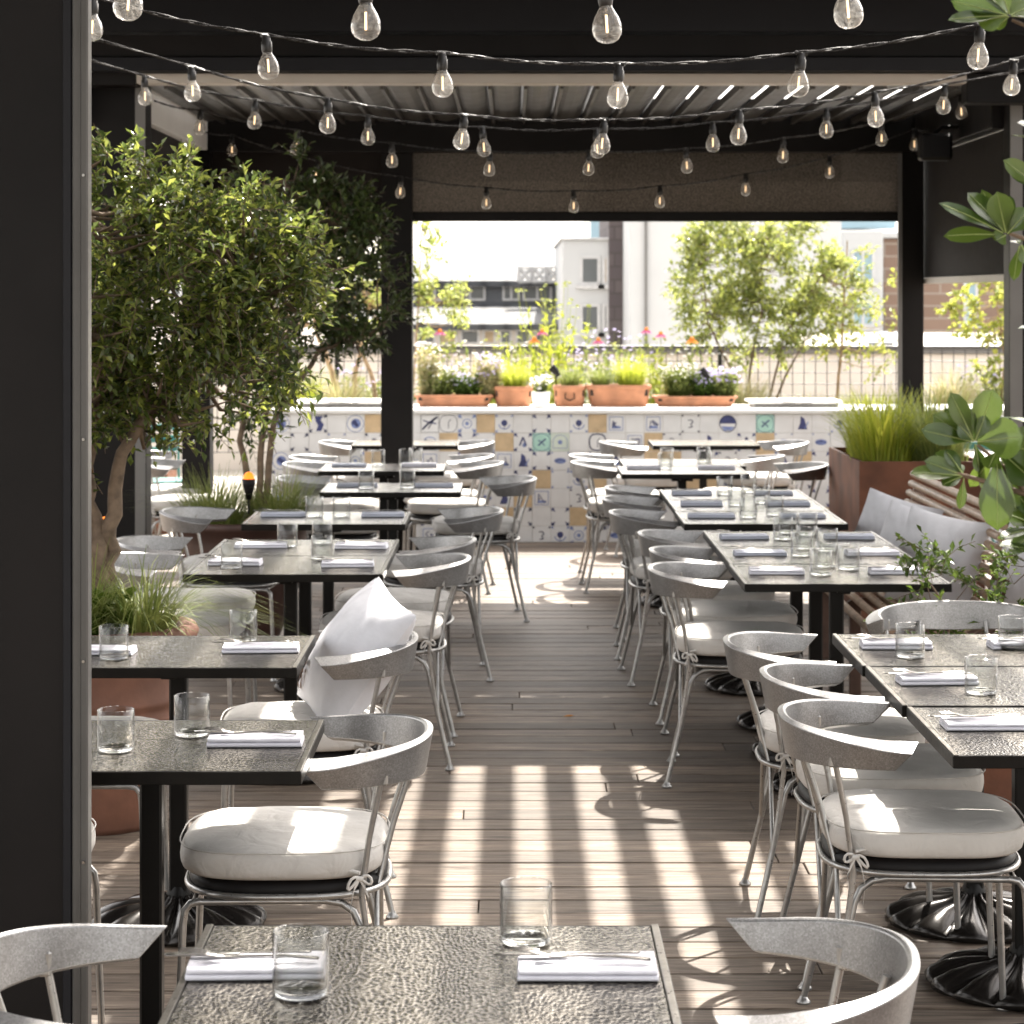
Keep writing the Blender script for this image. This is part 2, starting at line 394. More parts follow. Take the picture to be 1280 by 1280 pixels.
nt = w.node_tree; bg = nt.nodes['Background']; sky = nt.nodes.new('ShaderNodeTexSky'); sky.sky_type = 'NISHITA'; sky.sun_disc = False
sky.sun_elevation = math.asin(SUN.z); sky.sun_rotation = math.atan2(SUN.x, SUN.y); sky.dust_density = 3.0; sky.air_density = 1.0
hz = nt.nodes.new('ShaderNodeHueSaturation'); hz.inputs['Saturation'].default_value = .22; hz.inputs['Value'].default_value = 1.0
wt = nt.nodes.new('ShaderNodeMix'); wt.data_type = 'RGBA'; wt.blend_type = 'MULTIPLY'; wt.inputs[0].default_value = 1; wt.inputs[7].default_value = (1.06, 1.0, .93, 1)
nt.links.new(sky.outputs[0], hz.inputs['Color']); nt.links.new(hz.outputs[0], wt.inputs[6])
nt.links.new(wt.outputs[2], bg.inputs[0]); bg.inputs[1].default_value = .15
scene.view_settings.view_transform = 'Standard'; scene.view_settings.look = 'None'; scene.view_settings.exposure = 2.35; scene.view_settings.gamma = 1
scene.cycles.use_denoising = True
scene.cycles.max_bounces = 10; scene.cycles.transparent_max_bounces = 24; scene.cycles.diffuse_bounces = 4; scene.cycles.caustics_reflective = False; scene.cycles.caustics_refractive = False
scene.cycles.sample_clamp_indirect = 6

def at(px, py, D):
    return Vector(((px - 640) * D / 3000, D, CAMH - (py - 371) * D / 3000))

# ------------------------------------------------------------------ setting: ground, deck
g = MB(); g.box(-400, 400, -300, 900, -12.3, -12); tag(g.build('ground', M['groundm']), kind='structure')
g = MB(); g.box(-9, 10, -6, 24.5, -.6, -.05); tag(g.build('terrace_slab', M['grout']), kind='structure')
d = MB(); y = -2.0; row = 0
while y < 16.8:
    x = -6.0 - R.random() * 3
    while x < 7:
        x2 = x + 3.6
        d.box(x + .002, x2 - .002, y, y + .1415, -.032, R.uniform(-.0012, .0012), 0, .002); x = x2
    y += .15; row += 1
tag(d.build('deck_floor', M['deck']), kind='structure')
g = MB(); g.box(-9, 10, 16.85, 24.4, -.049, -.004); tag(g.build('terrace_paving', M['roofpale']), kind='structure')
g = MB(); g.box(-9, 10, -6, -2.01, -.049, -.004); tag(g.build('rear_paving', M['roofpale']), kind='structure')

# ------------------------------------------------------------------ pergola (louvred steel canopy)
per = thing('pergola', 'dark steel louvred pergola roof over the whole dining deck', 'pergola', (0, 0, 0))
def part(parent, name, m, f):
    b = MB(); f(b); return b.build(name, m, parent)
XL, XR, YN, YF = -1.95, 2.60, 12.3, 15.0
# posts
def post(x0, x1, y0, y1, z1, strip=None):
    p = part(per, 'post', M['frame'], lambda b: b.box(x0, x1, y0, y1, 0, z1, 0, .004))
    if strip:
        sx0, sx1 = strip
        part(p, 'edge_trim', M['alu'], lambda b: b.box(sx0, sx1, y0 - .012, y0 - .001, 0, z1 - .01, 0, .001))
    return p
post(-2.17, -1.875, 12.30, 12.48, 2.82, (-1.93, -1.878))
post(-2.05, -1.875, 14.9, 15.08, 2.62)
post(-.815, -.62, 14.92, 15.1, 2.62)
post(2.425, 2.56, 14.92, 15.1, 2.62, (2.40, 2.424))
p = post(2.56, 2.75, 12.35, 12.5, 2.82, (2.562, 2.625))
# front stepped beam
def beam(x0, x1, y0, y1, z0, z1, m='frame', nm='beam'):
    return part(per, nm, M[m], lambda b: b.box(x0, x1, y0, y1, z0, z1, 0, .003))
beam(-3.2, 4.2, 12.06, 12.30, 2.855, 2.925, 'frame2')
beam(-3.2, 4.2, 12.09, 12.30, 2.93, 3.04, 'frame')
beam(-3.2, 4.2, 12.03, 12.30, 3.05, 3.34, 'frame2')
part(per, 'gutter_trim', M['cream'], lambda b: b.box(-1.9, 2.3, 12.14, 12.29, 2.80, 2.85, 0, .003))  # pale colour paints in the lit edge of the louvre frame
beam(-3.2, 4.2, 11.18, 12.029, 3.26, 3.40, 'frame')
# far beams
beam(-3.2, -2.18, 12.10, 12.295, 2.60, 2.857, 'frame')
beam(-2.17, -1.905, 12.14, 12.299, 2.79, 2.858, 'frame')
beam(2.301, 4.2, 12.14, 12.29, 2.70, 2.85, 'frame')
beam(-1.87, 2.49, 14.88, 14.899, 2.62, 2.95, 'frame')
beam(-1.95, 2.6, 14.9, 15.12, 2.62, 2.86, 'frame')
part(per, 'side_beam', M['white'], lambda b: b.box(-1.99, -1.89, 12.49, 14.89, 2.63, 2.82, 0, .004))
part(per, 'side_beam', M['frame'], lambda b: b.box(2.50, 2.66, 12.51, 14.89, 2.6, 2.86, 0, .004))
def blade(b, cx, z, w, th, y0, y1, t=.012, curve=.02):
    # aerofoil blade: curved underside
    n = 6; pts = []
    for i in range(n + 1):
        u = -.5 + i / n; pts.append((u * w, -curve * (1 - (2 * u) ** 2)))
    for i in range(n, -1, -1):
        u = -.5 + i / n; pts.append((u * w, t - curve * .3 * (1 - (2 * u) ** 2)))
    c, s_ = math.cos(th), math.sin(th)
    vs = [(cx + px * c - pz * s_, yy, z + px * s_ + pz * c) for yy in (y0, y1) for px, pz in pts]
    k = len(pts)
    fs = [(i, (i + 1) % k, k + (i + 1) % k, k + i) for i in range(k)] + [tuple(reversed(range(k))), tuple(range(k, 2 * k))]
    b.add(vs, fs, 0, False)
    if curve > .03:  # lip added on the low edge for a dark line between blades
        ex, ez = cx - w / 2 * c, z - w / 2 * s_; b.box(ex - .004, ex + .014, y0 + .01, y1 - .01, ez - .034, ez - .0005)
x = -1.86
M['louvre'] = mat('louvre_grey', (.026, .023, .02), .4, 0, .1, 3)
while x < 2.48:
    part(per, 'louvre', M['louvre'], lambda b: blade(b, x, 2.86, .232, math.radians(19), 12.33, 14.86, .012, .05))
    x += .185
x = -3.0
while x < 4.1:
    part(per, 'louvre', M['louvre'], lambda b: blade(b, x, 3.32, .205, math.radians(45), -3, 11.17, curve=.006))
    x += .216
for (a, b_) in ((-3.2, -3.08), (4.12, 4.24)):
    beam(a, b_, -3, 12.0, 3.1, 3.42)
beam(-3.2, 4.2, -3.2, -3.0, 3.1, 3.42)
for (a, b_) in ((-3.2, 10.6), (4.08, 10.6), (-3.2, -3.15), (4.08, -3.15)):
    part(per, 'post', M['frame'], lambda b: b.box(a, a + .16, b_, b_ + .16, 0, 3.1, 0, .004))
# roller screens
def screen(name, label, m, x0, x1, y, z0, z1, bar=.055):
    t = thing(name, label, 'roller screen', ((x0 + x1) / 2, y, z0), 0, 'roller screens of the pergola')
    hw = (x1 - x0) / 2
    part(t, 'fabric', m, lambda b: b.box(-hw, hw, -.001, .001, bar, z1 - z0))
    part(t, 'bottom_bar', M['frame'], lambda b: b.box(-hw, hw, -.02, .02, 0, bar, 0, .006))
    return t
screen('roller_screen', 'brown mesh roller screen half lowered between middle post and right post', M['screen'], -.66, 2.46, 14.99, 2.19, 2.62, .06)
M['fabricdark'] = mat('screen_dark', (.016, .013, .012), .8, 0, .1, 10, .2, 400, spec=.15)
screen('roller_screen', 'dark roller screen lowered left of the middle post behind the trees', M['fabricdark'], -1.97, -.72, 14.99, 2.10, 2.62)
t = thing('roller_screen', 'short dark roller screen under the pale left side beam', 'roller screen', (-1.94, 13.7, 2.36), 0, 'roller screens of the pergola')
part(t, 'fabric', M['fabricdark'], lambda b: b.box(-.001, .001, -1.2, 1.2, .04, .27))
part(t, 'bottom_bar', M['frame'], lambda b: b.box(-.018, .018, -1.2, 1.2, 0, .04, 0, .004))
t = thing('roller_screen', 'dark roller screen filling the upper right side of the pergola', 'roller screen', (2.585, 13.6, 1.80), 0, 'roller screens of the pergola')
part(t, 'fabric', M['fabricdark'], lambda b: b.box(-.001, .001, -1.1, 1.5, .04, .795))
part(t, 'bottom_bar', M['cream'], lambda b: b.box(-.018, .018, -1.1, 1.5, 0, .04, 0, .004))
# heater/speaker on the right beam
t = thing('outdoor_speaker', 'small dark wedge speaker fixed under the right pergola beam', 'speaker', (2.36, 13.4, 2.50))
part(t, 'cabinet', M['black'], lambda b: b.box(-.09, .09, -.06, .06, -.02, .13, 0, .015))
part(t, 'grille', M['frame2'], lambda b: b.box(-.075, .075, -.066, -.0605, -.005, .115, 0, .002))
part(t, 'bracket', M['frame'], lambda b: b.tube([(0, .03, .13), (.05, .04, .17), (.16, .04, .17)], .012, 8))
# near sliding panel
t = thing('privacy_panel', 'tall black panel with grey metal edge closing the left foreground', 'panel', (-1.2, 4.55, 0))
part(t, 'leaf_panel', M['frame'], lambda b: (b.box(-.6, .204, 0, .09, 0, 3.25, 0, .003), b.box(.208, .366, .004, .04, 0, 3.25, 0, .003)))
part(t, 'edge_profile', M['frame2'], lambda b: b.box(.349, .3655, -.004, .0035, 0, 3.25, 0, .002))
part(t, 'edge_profile', M['aludark'], lambda b: (b.box(.367, .397, -.006, .036, 0, 3.25, 0, .003), b.box(.380, .3825, -.009, -.0062, 0, 3.25)))
b = MB()
for z in (.25, .65, 1.03, 1.45, 1.95): b.tube([(.389, -.0065, z), (.389, -.011, z)], .003, 8)
b.build('screw', M['steel'], t)

# ------------------------------------------------------------------ tiled counter
CX0, CX1, CY0, CY1, CZ = -1.685, 3.6, 16.82, 17.62, .93
ctr = thing('tiled_counter', 'long white counter faced with blue and white delft tiles', 'counter', (0, CY0, 0))
part(ctr, 'body', M['grout'], lambda b: b.box(CX0, CX1, 0, CY1 - CY0, 0, CZ - .03))
part(ctr, 'worktop', M['white'], lambda b: b.box(CX0 - .015, CX1, -.022, CY1 - CY0, CZ - .029, CZ, 0, .004))
tl = MB(); mo = MB()
TS = .1305; nrow = 7; z_top = CZ - .034
row1 = "CWVWCBBWGORBFWKWFBSWSWYWDWMWTWFWCWSWBWKWRW"
row2 = "WKWkWgWWaBKPBXNnWOWSBYWTWXBPWPWBKWSWBWFWOW"
rws = [row1, row2]
for r_ in range(5):
    rws.append(''.join(R.choice('WWWWWBBKKKKkkSFXYPRCT') for _ in range(42)))
ov = {2: {0: 'C', 2: 'P', 4: 'R', 14: 'K', 13: 'T', 15: 'P', 20: 'B', 18: 'X'}, 4: {14: 'S', 12: 'T', 15: 'W', 16: 'Y'}, 3: {13: 'K', 11: 'B', 17: 'B'}, 5: {15: 'K', 13: 'K', 12: 'B'}, 6: {14: 'Y', 16: 'R', 12: 'K'}}
def poly(cx, cz, pts, m, dy=-.0058):
    k = min(1.17, .062 / max(1e-6, max(max(abs(a), abs(c)) for a, c in pts)))
    mo.add([(cx + a * k, dy, cz + c * k) for a, c in pts], [tuple(range(len(pts)))], m)
def disc(cx, cz, r, m, n=14, dy=-.0058, sq=1): poly(cx, cz, [(r * math.cos(2 * PI * i / n), sq * r * math.sin(2 * PI * i / n)) for i in range(n)], m, dy)
def ring(cx, cz, r, w_, m, n=18, a0=0, a1=2 * PI):
    for i in range(n):
        a = a0 + (a1 - a0) * i / n; b_ = a0 + (a1 - a0) * (i + 1) / n
        poly(cx, cz, [((r - w_) * math.cos(a), (r - w_) * math.sin(a)), (r * math.cos(a), r * math.sin(a)), (r * math.cos(b_), r * math.sin(b_)), ((r - w_) * math.cos(b_), (r - w_) * math.sin(b_))], m)
def stroke(cx, cz, pts, w_, m, dy=-.0062):
    for (a, c), (a2, c2) in zip(pts, pts[1:]):
        dx, dz = a2 - a, c2 - c; l = math.hypot(dx, dz) or 1; nx, nz = -dz / l * w_ / 2, dx / l * w_ / 2
        poly(cx, cz, [(a + nx, c + nz), (a2 + nx, c2 + nz), (a2 - nx, c2 - nz), (a - nx, c - nz)], m, dy)
def corners(cx, cz, m, s=.018, h=.058):
    for sx in (-1, 1):
        for sz in (-1, 1):
            poly(cx, cz, [(sx * h, sz * h), (sx * (h - s), sz * h), (sx * (h - s * .8), sz * (h - s * .35)), (sx * (h - s * 1.25), sz * (h - s * 1.25)), (sx * (h - s * .35), sz * (h - s * .8)), (sx * h, sz * (h - s))], m)
ntile = int((CX1 - CX0) / TS)
for r_ in range(nrow):
    for i in range(ntile):
        k = rws[r_][i] if i < len(rws[r_]) else 'W'
        if r_ in ov and i in ov[r_]: k = ov[r_][i]
        x0 = CX0 + i * TS; z1 = z_top - r_ * TS; z0 = max(.002, z1 - TS + .0025)
        mi = {'B': 1, 'M': 2, 'N': 2, 'n': 3, 'Y': 1 if (i + r_) % 3 == 0 else 0, 'g': 0}.get(k, 0)
        tl.box(x0 + .0012, x0 + TS - .0012, -.005 - R.random() * .0006, -.0003, z0, z1, mi, .0015)
        cx, cz = x0 + TS / 2, z1 - TS / 2 + .001
        dk = 0 if R.random() < .7 else 2
        if k == 'C': ring(cx, cz, .052, .004, 1); disc(cx + .004, cz, .03, 1); disc(cx - .006, cz + .008, .015, 0, dy=-.0062); disc(cx + .01, cz - .01, .012, 0, 7, dy=-.0062)
        elif k == 'V': corners(cx, cz, 2, .02); poly(cx, cz, [(-.02, .045), (.03, .045), (.015, .02), (.035, -.005), (.02, -.045), (-.012, -.045), (.0, -.01), (-.015, .015)], 0); stroke(cx, cz, [(-.05, -.05), (-.05, .05), (.05, .05)], .003, 2)
        elif k == 'G': stroke(cx, cz, [(-.055, -.055), (-.055, .055), (.055, .055), (.055, -.055), (-.055, -.055)], .002, 2); stroke(cx, cz, [(-.045, -.035), (-.01, .0), (.045, .04)], .012, 2); stroke(cx, cz, [(-.04, .02), (0, .005), (.04, .0)], .007, 0); stroke(cx, cz, [(-.01, -.03), (.03, .03)], .006, 2)
        elif k == 'O': ring(cx, cz, .058, .009 if r_ == 1 else .003, 2, 22); stroke(cx, cz, [(0, -.03), (0, .01), (.015, .025)], .004, 2)
        elif k == 'R': corners(cx, cz, 1, .022); ring(cx, cz, .03, .005, 1, 10); disc(cx, cz, .012, 1)
        elif k == 'F': corners(cx, cz, 1, .014); disc(cx, cz + .004, .02, 0, 7); ring(cx, cz, .036, .006, 1, 9, 3.3, 6.1); stroke(cx, cz, [(0, -.01), (0, -.035)], .004, 0)
        elif k == 'K': corners(cx, cz, dk, .022)
        elif k == 'k': corners(cx, cz, 1, .013)
        elif k == 'X': corners(cx, cz, 0, .02); stroke(cx, cz, [(-.02, -.02), (.0, .03), (.02, -.02)], .01, 0); disc(cx + .01, cz - .02, .014, 1, 7)
        elif k == 'S':
            stroke(cx, cz, [(-.04, -.04), (-.04, .04), (.04, .04), (.04, -.04), (-.04, -.04)], .004, 1)
            q = [(R.uniform(-.03, .03), R.uniform(-.028, .028)) for _ in range(6)]; stroke(cx, cz, q, .005, 0); poly(cx, cz, [(-.03, -.03), (.03, -.03), (.025, -.015), (-.02, -.012)], 1)
        elif k == 'Y': corners(cx, cz, 2, .012); stroke(cx, cz, [(-.015, .02), (.005, .022), (.015, .008), (0, -.002), (.012, -.02), (-.012, -.024)], .006, 2)
        elif k == 'D': ring(cx, cz, .052, .006, 2); poly(cx, cz, [(.048 * math.cos(a), .048 * math.sin(a)) for a in [PI * j / 10 for j in range(11)]], 0); poly(cx, cz, [(-.04, -.015), (.04, -.02), (.02, -.04), (-.02, -.042)], 1)
        elif k in 'MN': ring(cx, cz, .056, .003, 0); stroke(cx, cz, [(-.02, -.02), (.0, .0), (.025, .02)], .009, 0); stroke(cx, cz, [(-.02, .012), (0, 0), (.018, -.02)], .006, 0); corners(cx, cz, 0, .01)
        elif k == 'n': ring(cx, cz, .045, .003, 1, 14, 0, PI); stroke(cx, cz, [(-.042, 0), (-.042, -.035), (.042, -.035), (.042, 0)], .003, 1); disc(cx, cz, .015, 1, 6)
        elif k == 'T': poly(cx, cz, [(-.01, .045), (.012, .03), (.02, .0), (.03, -.035), (-.028, -.035), (-.014, .0)], 0); stroke(cx, cz, [(.015, -.03), (.035, .01)], .006, 1)
        elif k == 'P': corners(cx, cz, 1, .01); disc(cx, cz, .036, 1, 16, sq=.5); stroke(cx, cz, [(-.03, -.004), (0, .008), (.03, -.004)], .006, 0)
        elif k == 'a': ring(cx, cz - .02, .05, .006, 1, 12, .2, 2.9); disc(cx - .03, cz + .01, .012, 0, 6)
        elif k == 'g': corners(cx, cz, 2, .018); poly(cx, cz, [(-.014, .022), (.014, .022), (.004, .004), (.003, -.02), (.012, -.028), (-.012, -.028), (-.003, -.02), (-.004, .004)], 2)
tt = tl.build('tile_face', [M['tile'], M['tilebeige'], M['tilemint'], M['tilegreen']], ctr)
mo.build('tile_painting', [M['blue'], M['bluelight'], M['ink']], tt)

# hatch covers on the counter
def hatch(x0, x1, label):
    t = thing('counter_cover', label, 'cover', ((x0 + x1) / 2, 17.1, CZ + .001), 0, 'folded white covers on the counter')
    hw = (x1 - x0) / 2
    part(t, 'lid', M['white'], lambda b: (b.box(-hw, hw, 0, .45, .028, .046, 0, .006)))
    part(t, 'tray', M['alu'], lambda b: b.box(-hw + .03, hw - .03, .02, .43, 0, .0275, 0, .004))
    part(t, 'handle', M['steel'], lambda b: b.tube([(-.1, -.002, .037), (-.1, -.03, .037), (.1, -.03, .037), (.1, -.002, .037)], .006, 8))
hatch(-1.55, -.85, 'flat white lidded tray on the counter left of the middle post')
hatch(1.70, 2.36, 'flat white lidded tray on the counter right of the flower troughs')

# ------------------------------------------------------------------ foliage tools
def leafquad(b, p, d, up, l, w, mi=0):
    d = d.normalized(); s_ = d.cross(up)
    if s_.length < 1e-4: s_ = d.cross(Vector((1, 0, 0)))
    s_.normalize(); n = s_.cross(d)
    a = p; e = p + d * l - n * l * .1; m1 = p + d * l * .5 + s_ * w / 2 + n * w * .22; m2 = p + d * l * .5 - s_ * w / 2 + n * w * .22
    b.add([a, m1, e, m2], [(0, 1, 2), (0, 2, 3)], mi)
def rv(r=R):
    while True:
        v = Vector((r.uniform(-1, 1), r.uniform(-1, 1), r.uniform(-1, 1)))
        if .05 < v.length < 1: return v
def tree(name, label, cat, base, stems, blobs, nclus, leafl, leafw, lm, bm, sr=.02, group=None, seed=1, twigs=5, perlv=9, tw=.13, gap=.5, stuff_n=None):
    """blobs: list of (centre, radii). stems: polylines (absolute)."""
    r = random.Random(seed)
    t = thing(name, label, cat, base, 0, group); B = Vector(base)
    tr = MB(); cr = MB(); pts = []
    for st in stems:
        P = [Vector(p) - B for p in st]; fine = []
        for i in range(len(P) - 1):
            for k in range(5):
                q = P[i].lerp(P[i + 1], k / 5); 
                fine.append(q + Vector((r.uniform(-1, 1), r.uniform(-1, 1), 0)) * sr * .35)
        fine.append(P[-1]); n = len(fine)
        tr.tube(fine, [sr * (1 - .72 * i / n) for i in range(n)], 8)
        pts += fine[int(n * .45):]
    wsum = sum(rr[0] * rr[1] * rr[2] for _, rr in blobs)
    for c, rr in blobs:
        k = max(2, int(nclus * rr[0] * rr[1] * rr[2] / wsum)); C = Vector(c) - B
        for _ in range(k):
            v = rv(r); v = v.normalized() * (v.length ** .55)
            q = C + Vector((v.x * rr[0], v.y * rr[1], v.z * rr[2]))
            if mnoise.noise(q * 4.3 + Vector((seed * 3.1, 0, 0))) < -gap * .45: continue
            near = min(pts, key=lambda p: (p - q).length)
            mid = near.lerp(q, .5) + Vector((0, 0, -.04)) + rv(r) * .04
            tr.tube([near, mid, q], [.006 * sr / .02, .004 * sr / .02, .0015], 4, cap=False)
            for _t in range(twigs):
                dd = (rv(r) + (q - C).normalized() * .5 + Vector((0, 0, .25))).normalized(); ln = tw * r.uniform(.6, 1.3)
                bend = rv(r) * .4 + Vector((0, 0, -.35))
                e = q
                for s_ in range(perlv):
                    f = s_ / perlv
                    pp = q + dd * ln * f + bend * ln * f * f * .5
                    ld = (dd * .5 + rv(r)).normalized()
                    leafquad(cr, pp, ld, Vector((r.uniform(-.5, .5), r.uniform(-.5, .5), 1)), leafl * r.uniform(.65, 1.25), leafw * r.uniform(.7, 1.2))
                tr.tube([q, q + dd * ln * .5 + bend * ln * .125, q + dd * ln + bend * ln * .5], .0012, 3, cap=False)
    tr.build('trunk', bm, t); cr.build('crown', lm, t)
    return t
def blades(b, c, n, h, spread, w=.004, r=R, droop=.5, segs=5, base=.04, mi=0):
    c = Vector(c)
    for _ in range(n):
        a = r.uniform(0, 2 * PI); o = math.sqrt(r.random()) * base
        p = c + Vector((math.cos(a) * o, math.sin(a) * o, 0))
        a2 = a + r.uniform(-.6, .6); out = Vector((math.cos(a2), math.sin(a2), 0)); sd_ = Vector((-out.y, out.x, 0))
        hh = h * r.uniform(.55, 1.1); sp = spread * r.uniform(.2, 1.1); ww = w * r.uniform(.6, 1.2)
        vs = []
        for i in range(segs + 1):
            f = i / segs
            q = p + out * sp * f ** 1.8 + Vector((0, 0, hh * (f - droop * f ** 3 * sp / max(spread, .01))))
            k = ww * (1 - f * .85) / 2
            vs += [q - sd_ * k, q + sd_ * k]
        b.add(vs, [(2 * i, 2 * i + 1, 2 * i + 3, 2 * i + 2) for i in range(segs)], mi, True)
def grass(name, label, base, n, h, spread, m, w=.004, seed=1, bs=.06, group=None, extra=None, droop=.5, cat='grass plant'):
    r = random.Random(seed); b = MB(); blades(b, (0, 0, 0), n, h, spread, w, r, droop, 5, bs)
    ms = [m]
    if extra: extra(b, r, ms)
    return tag(b.build(name, ms, loc=base), label, cat, group)
def pot(name, label, loc, prof, m, soil_r, soil_z, cat='pot', group=None, n=36, rings=None):
    t = thing(name, label, cat, loc, 0, group)
    b = MB(); b.lathe(prof, n); b.build('vessel', m, t)
    b = MB(); b.lathe([(0.001, 0.0), (soil_r * .6, .01), (soil_r, -.005)], 24, (0, 0, soil_z)); b.build('soil', M['soil'], t)
    return t

# left clay pot with multi stem tree
PX, PY = -1.36, 7.85
pot('clay_pot', 'large aged clay pot with thick rolled rim behind the near left tables', (PX, PY, 0),
    [(0.001, 0), (.2, 0), (.21, .02), (.245, .2), (.262, .34), (.272, .35), (.272, .365), (.262, .375), (.265, .395), (.275, .405), (.275, .42), (.266, .43), (.268, .5), (.265, .56), (.285, .58), (.325, .6), (.335, .625), (.325, .648), (.30, .655), (.275, .645), (.262, .6), (.255, .5)], M['terradark'], .262, .6, 'plant pot', 'planters among the tables')
st = [[(PX, PY - .02, .6), (PX + .03, PY - .03, .8), (PX - .02, PY, 1.05), (PX - .02, PY, 1.25), (PX - .12, PY, 1.7), (PX - .1, PY, 2.1)],
      [(PX + .01, PY, .6), (PX + .04, PY, .85), (PX + .06, PY, 1.05), (PX + .10, PY, 1.25), (PX + .3, PY + .1, 1.5), (PX + .5, PY + .1, 1.8)],
      [(PX - .03, PY, .6), (PX - .05, PY + .03, .9), (PX - .03, PY, 1.1), (PX - .05, PY, 1.3), (PX + .1, PY + .2, 1.7), (PX + .25, PY + .2, 2.1)],
      [(PX - .04, PY, .6), (PX - .1, PY - .03, 1.0), (PX - .2, PY - .1, 1.4), (PX - .35, PY - .1, 1.8)]]
tree('small_tree', 'multi stemmed evergreen tree with small glossy leaves in the clay pot', 'tree', (PX, PY, .59), st,
     [((-1.22, 7.85, 1.72), (.42, .42, .38)), ((-.98, 7.85, 1.78), (.36, .36, .30)), ((-1.3, 7.9, 2.0), (.3, .35, .2)), ((-.95, 7.9, 1.45), (.28, .3, .18)), ((-1.25, 7.9, 1.42), (.25, .3, .16)), ((-1.5, 7.9, 1.6), (.3, .3, .5)),
      ((-.78, 7.85, 1.62), (.16, .2, .2))],
     640, .037, .019, M['leaf'], M['bark'], .034, 'potted trees on the deck', 11, 5, 9, .12, .35)
grass('sedge', 'pale green arching sedge in the clay pot under the near tree', (PX + .17, PY - .12, .6), 420, .36, .46, M['grass'], .0075, 5, .09, 'grasses in the planters', droop=.85)
grass('sedge', 'pale green sedge at the left rim of the clay pot beside the panel', (PX - .02, PY - .16, .6), 280, .38, .3, M['grass'], .007, 6, .09, 'grasses in the planters', droop=.6)
# broad leaves in pot
b = MB(); r_ = random.Random(3)
for _ in range(120):
    p = Vector((r_.uniform(-.13, .13), r_.uniform(-.09, .05), r_.uniform(.0, .15))); leafquad(b, p, rv(r_) + Vector((0, -.4, .5)), Vector((0, 0, 1)), .075, .04)
for _ in range(14):
    p = Vector((r_.uniform(-.1, .1), r_.uniform(-.07, .04), 0)); b.tube([p, p + Vector((0, 0, .12))], .002, 4)
tag(b.build('leafy_plant', M['leafgloss'], loc=(PX + .02, PY - .24 + .06, .6)), 'small dark leafy plant at the front rim of the clay pot', 'plant')

# second pot (brown glaze) with tree and grasses
QX, QY = -1.36, 12.0
pot('brown_pot', 'wide glazed brown pot with grasses behind the left tables', (QX, QY, 0),
    [(0.001, 0), (.17, 0), (.2, .03), (.3, .3), (.33, .5), (.335, .56), (.36, .575), (.365, .6), (.355, .615), (.32, .61), (.31, .5)], M['brownpot'], .31, .55, 'plant pot', 'planters among the tables')
tree('small_tree', 'dark leaved slender tree in the brown pot beside the middle post', 'tree', (QX, QY, .54),
     [[(QX + .1, QY, .54), (QX + .1, QY, .9), (QX + .16, QY, 1.3), (QX + .3, QY, 1.7), (QX + .45, QY, 2.1)], [(QX + .08, QY, .54), (QX + .0, QY, 1.0), (QX + .1, QY, 1.6), (QX + .2, QY, 2.3)],
      [(QX + .12, QY, .54), (QX + .17, QY, 1.1), (QX + .4, QY, 1.45), (QX + .7, QY, 1.56)]],
     [((-1.0, 12, 2.0), (.3, .35, .32)), ((-.85, 12, 1.75), (.28, .3, .24)), ((-1.15, 12, 2.25), (.2, .25, .2)), ((-.66, 11.9, 1.50), (.17, .2, .10)), ((-1.2, 12, 1.7), (.35, .35, .4)), ((-.8, 12, 2.1), (.16, .2, .16)), ((-1.35, 12, 1.25), (.2, .25, .2))],
     400, .048, .023, M['leafdark'], M['bark'], .02, 'potted trees on the deck', 12, 5, 9, .14, .3)
grass('fountain_grass', 'soft green fountain grass at the right of the brown pot', (QX + .2, QY - .05, .56), 560, .36, .28, M['grass'], .007, 8, .14, 'grasses in the planters')
grass('fountain_grass', 'soft green fountain grass at the left of the brown pot', (QX - .12, QY - .05, .56), 560, .36, .36, M['grass'], .007, 9, .16, 'grasses in the planters')
def uplight(loc, label):
    t = thing('garden_uplight', label, 'spotlight', loc, 0, 'glowing uplights in the pots')
    part(t, 'housing', M['black'], lambda b: b.lathe([(.001, -.07), (.012, -.07), (.022, -.03), (.03, 0), (.034, .03), (.03, .031)], 16))
    part(t, 'lens', M['uplamp'], lambda b: b.lathe([(.001, .066), (.016, .06), (.026, .045), (.0295, .025)], 16))
    part(t, 'spike', M['black'], lambda b: b.tube([(0, 0, -.14), (0, 0, -.069)], .006, 6))
uplight((-1.285, 11.72, .80), 'glowing orange uplight in the brown pot at the foot of the slender tree')
uplight((PX + .02, PY + .07, .93), 'glowing orange uplight among the stems in the clay pot')

# right corten planter with grasses
def boxplanter(name, label, x0, x1, y0, y1, h, m, group=None, lip=.02):
    t = thing(name, label, 'planter', ((x0 + x1) / 2, (y0 + y1) / 2, 0), 0, group); a, c = (x1 - x0) / 2, (y1 - y0) / 2
    def wl(b):
        b.box(-a, a, -c, -c + lip, 0, h, 0, .002); b.box(-a, a, c - lip, c, 0, h, 0, .002)
        b.box(-a, -a + lip, -c + lip, c - lip, 0, h - .0005); b.box(a - lip, a, -c + lip, c - lip, 0, h - .0005)
    part(t, 'shell', m, wl)
    part(t, 'soil', M['soil'], lambda b: b.grid(lambda u, v: (-a + lip + u * 2 * (a - lip), -c + lip + v * 2 * (c - lip), h - .05 + .02 * mnoise.noise(Vector((u * 9, v * 9, 1)))), 20, 12))
    return t
boxplanter('corten_planter', 'tall square rusty steel planter beside the far right bench', 1.835, 2.50, 12.68, 13.9, .85, M['corten'], 'planters among the tables')
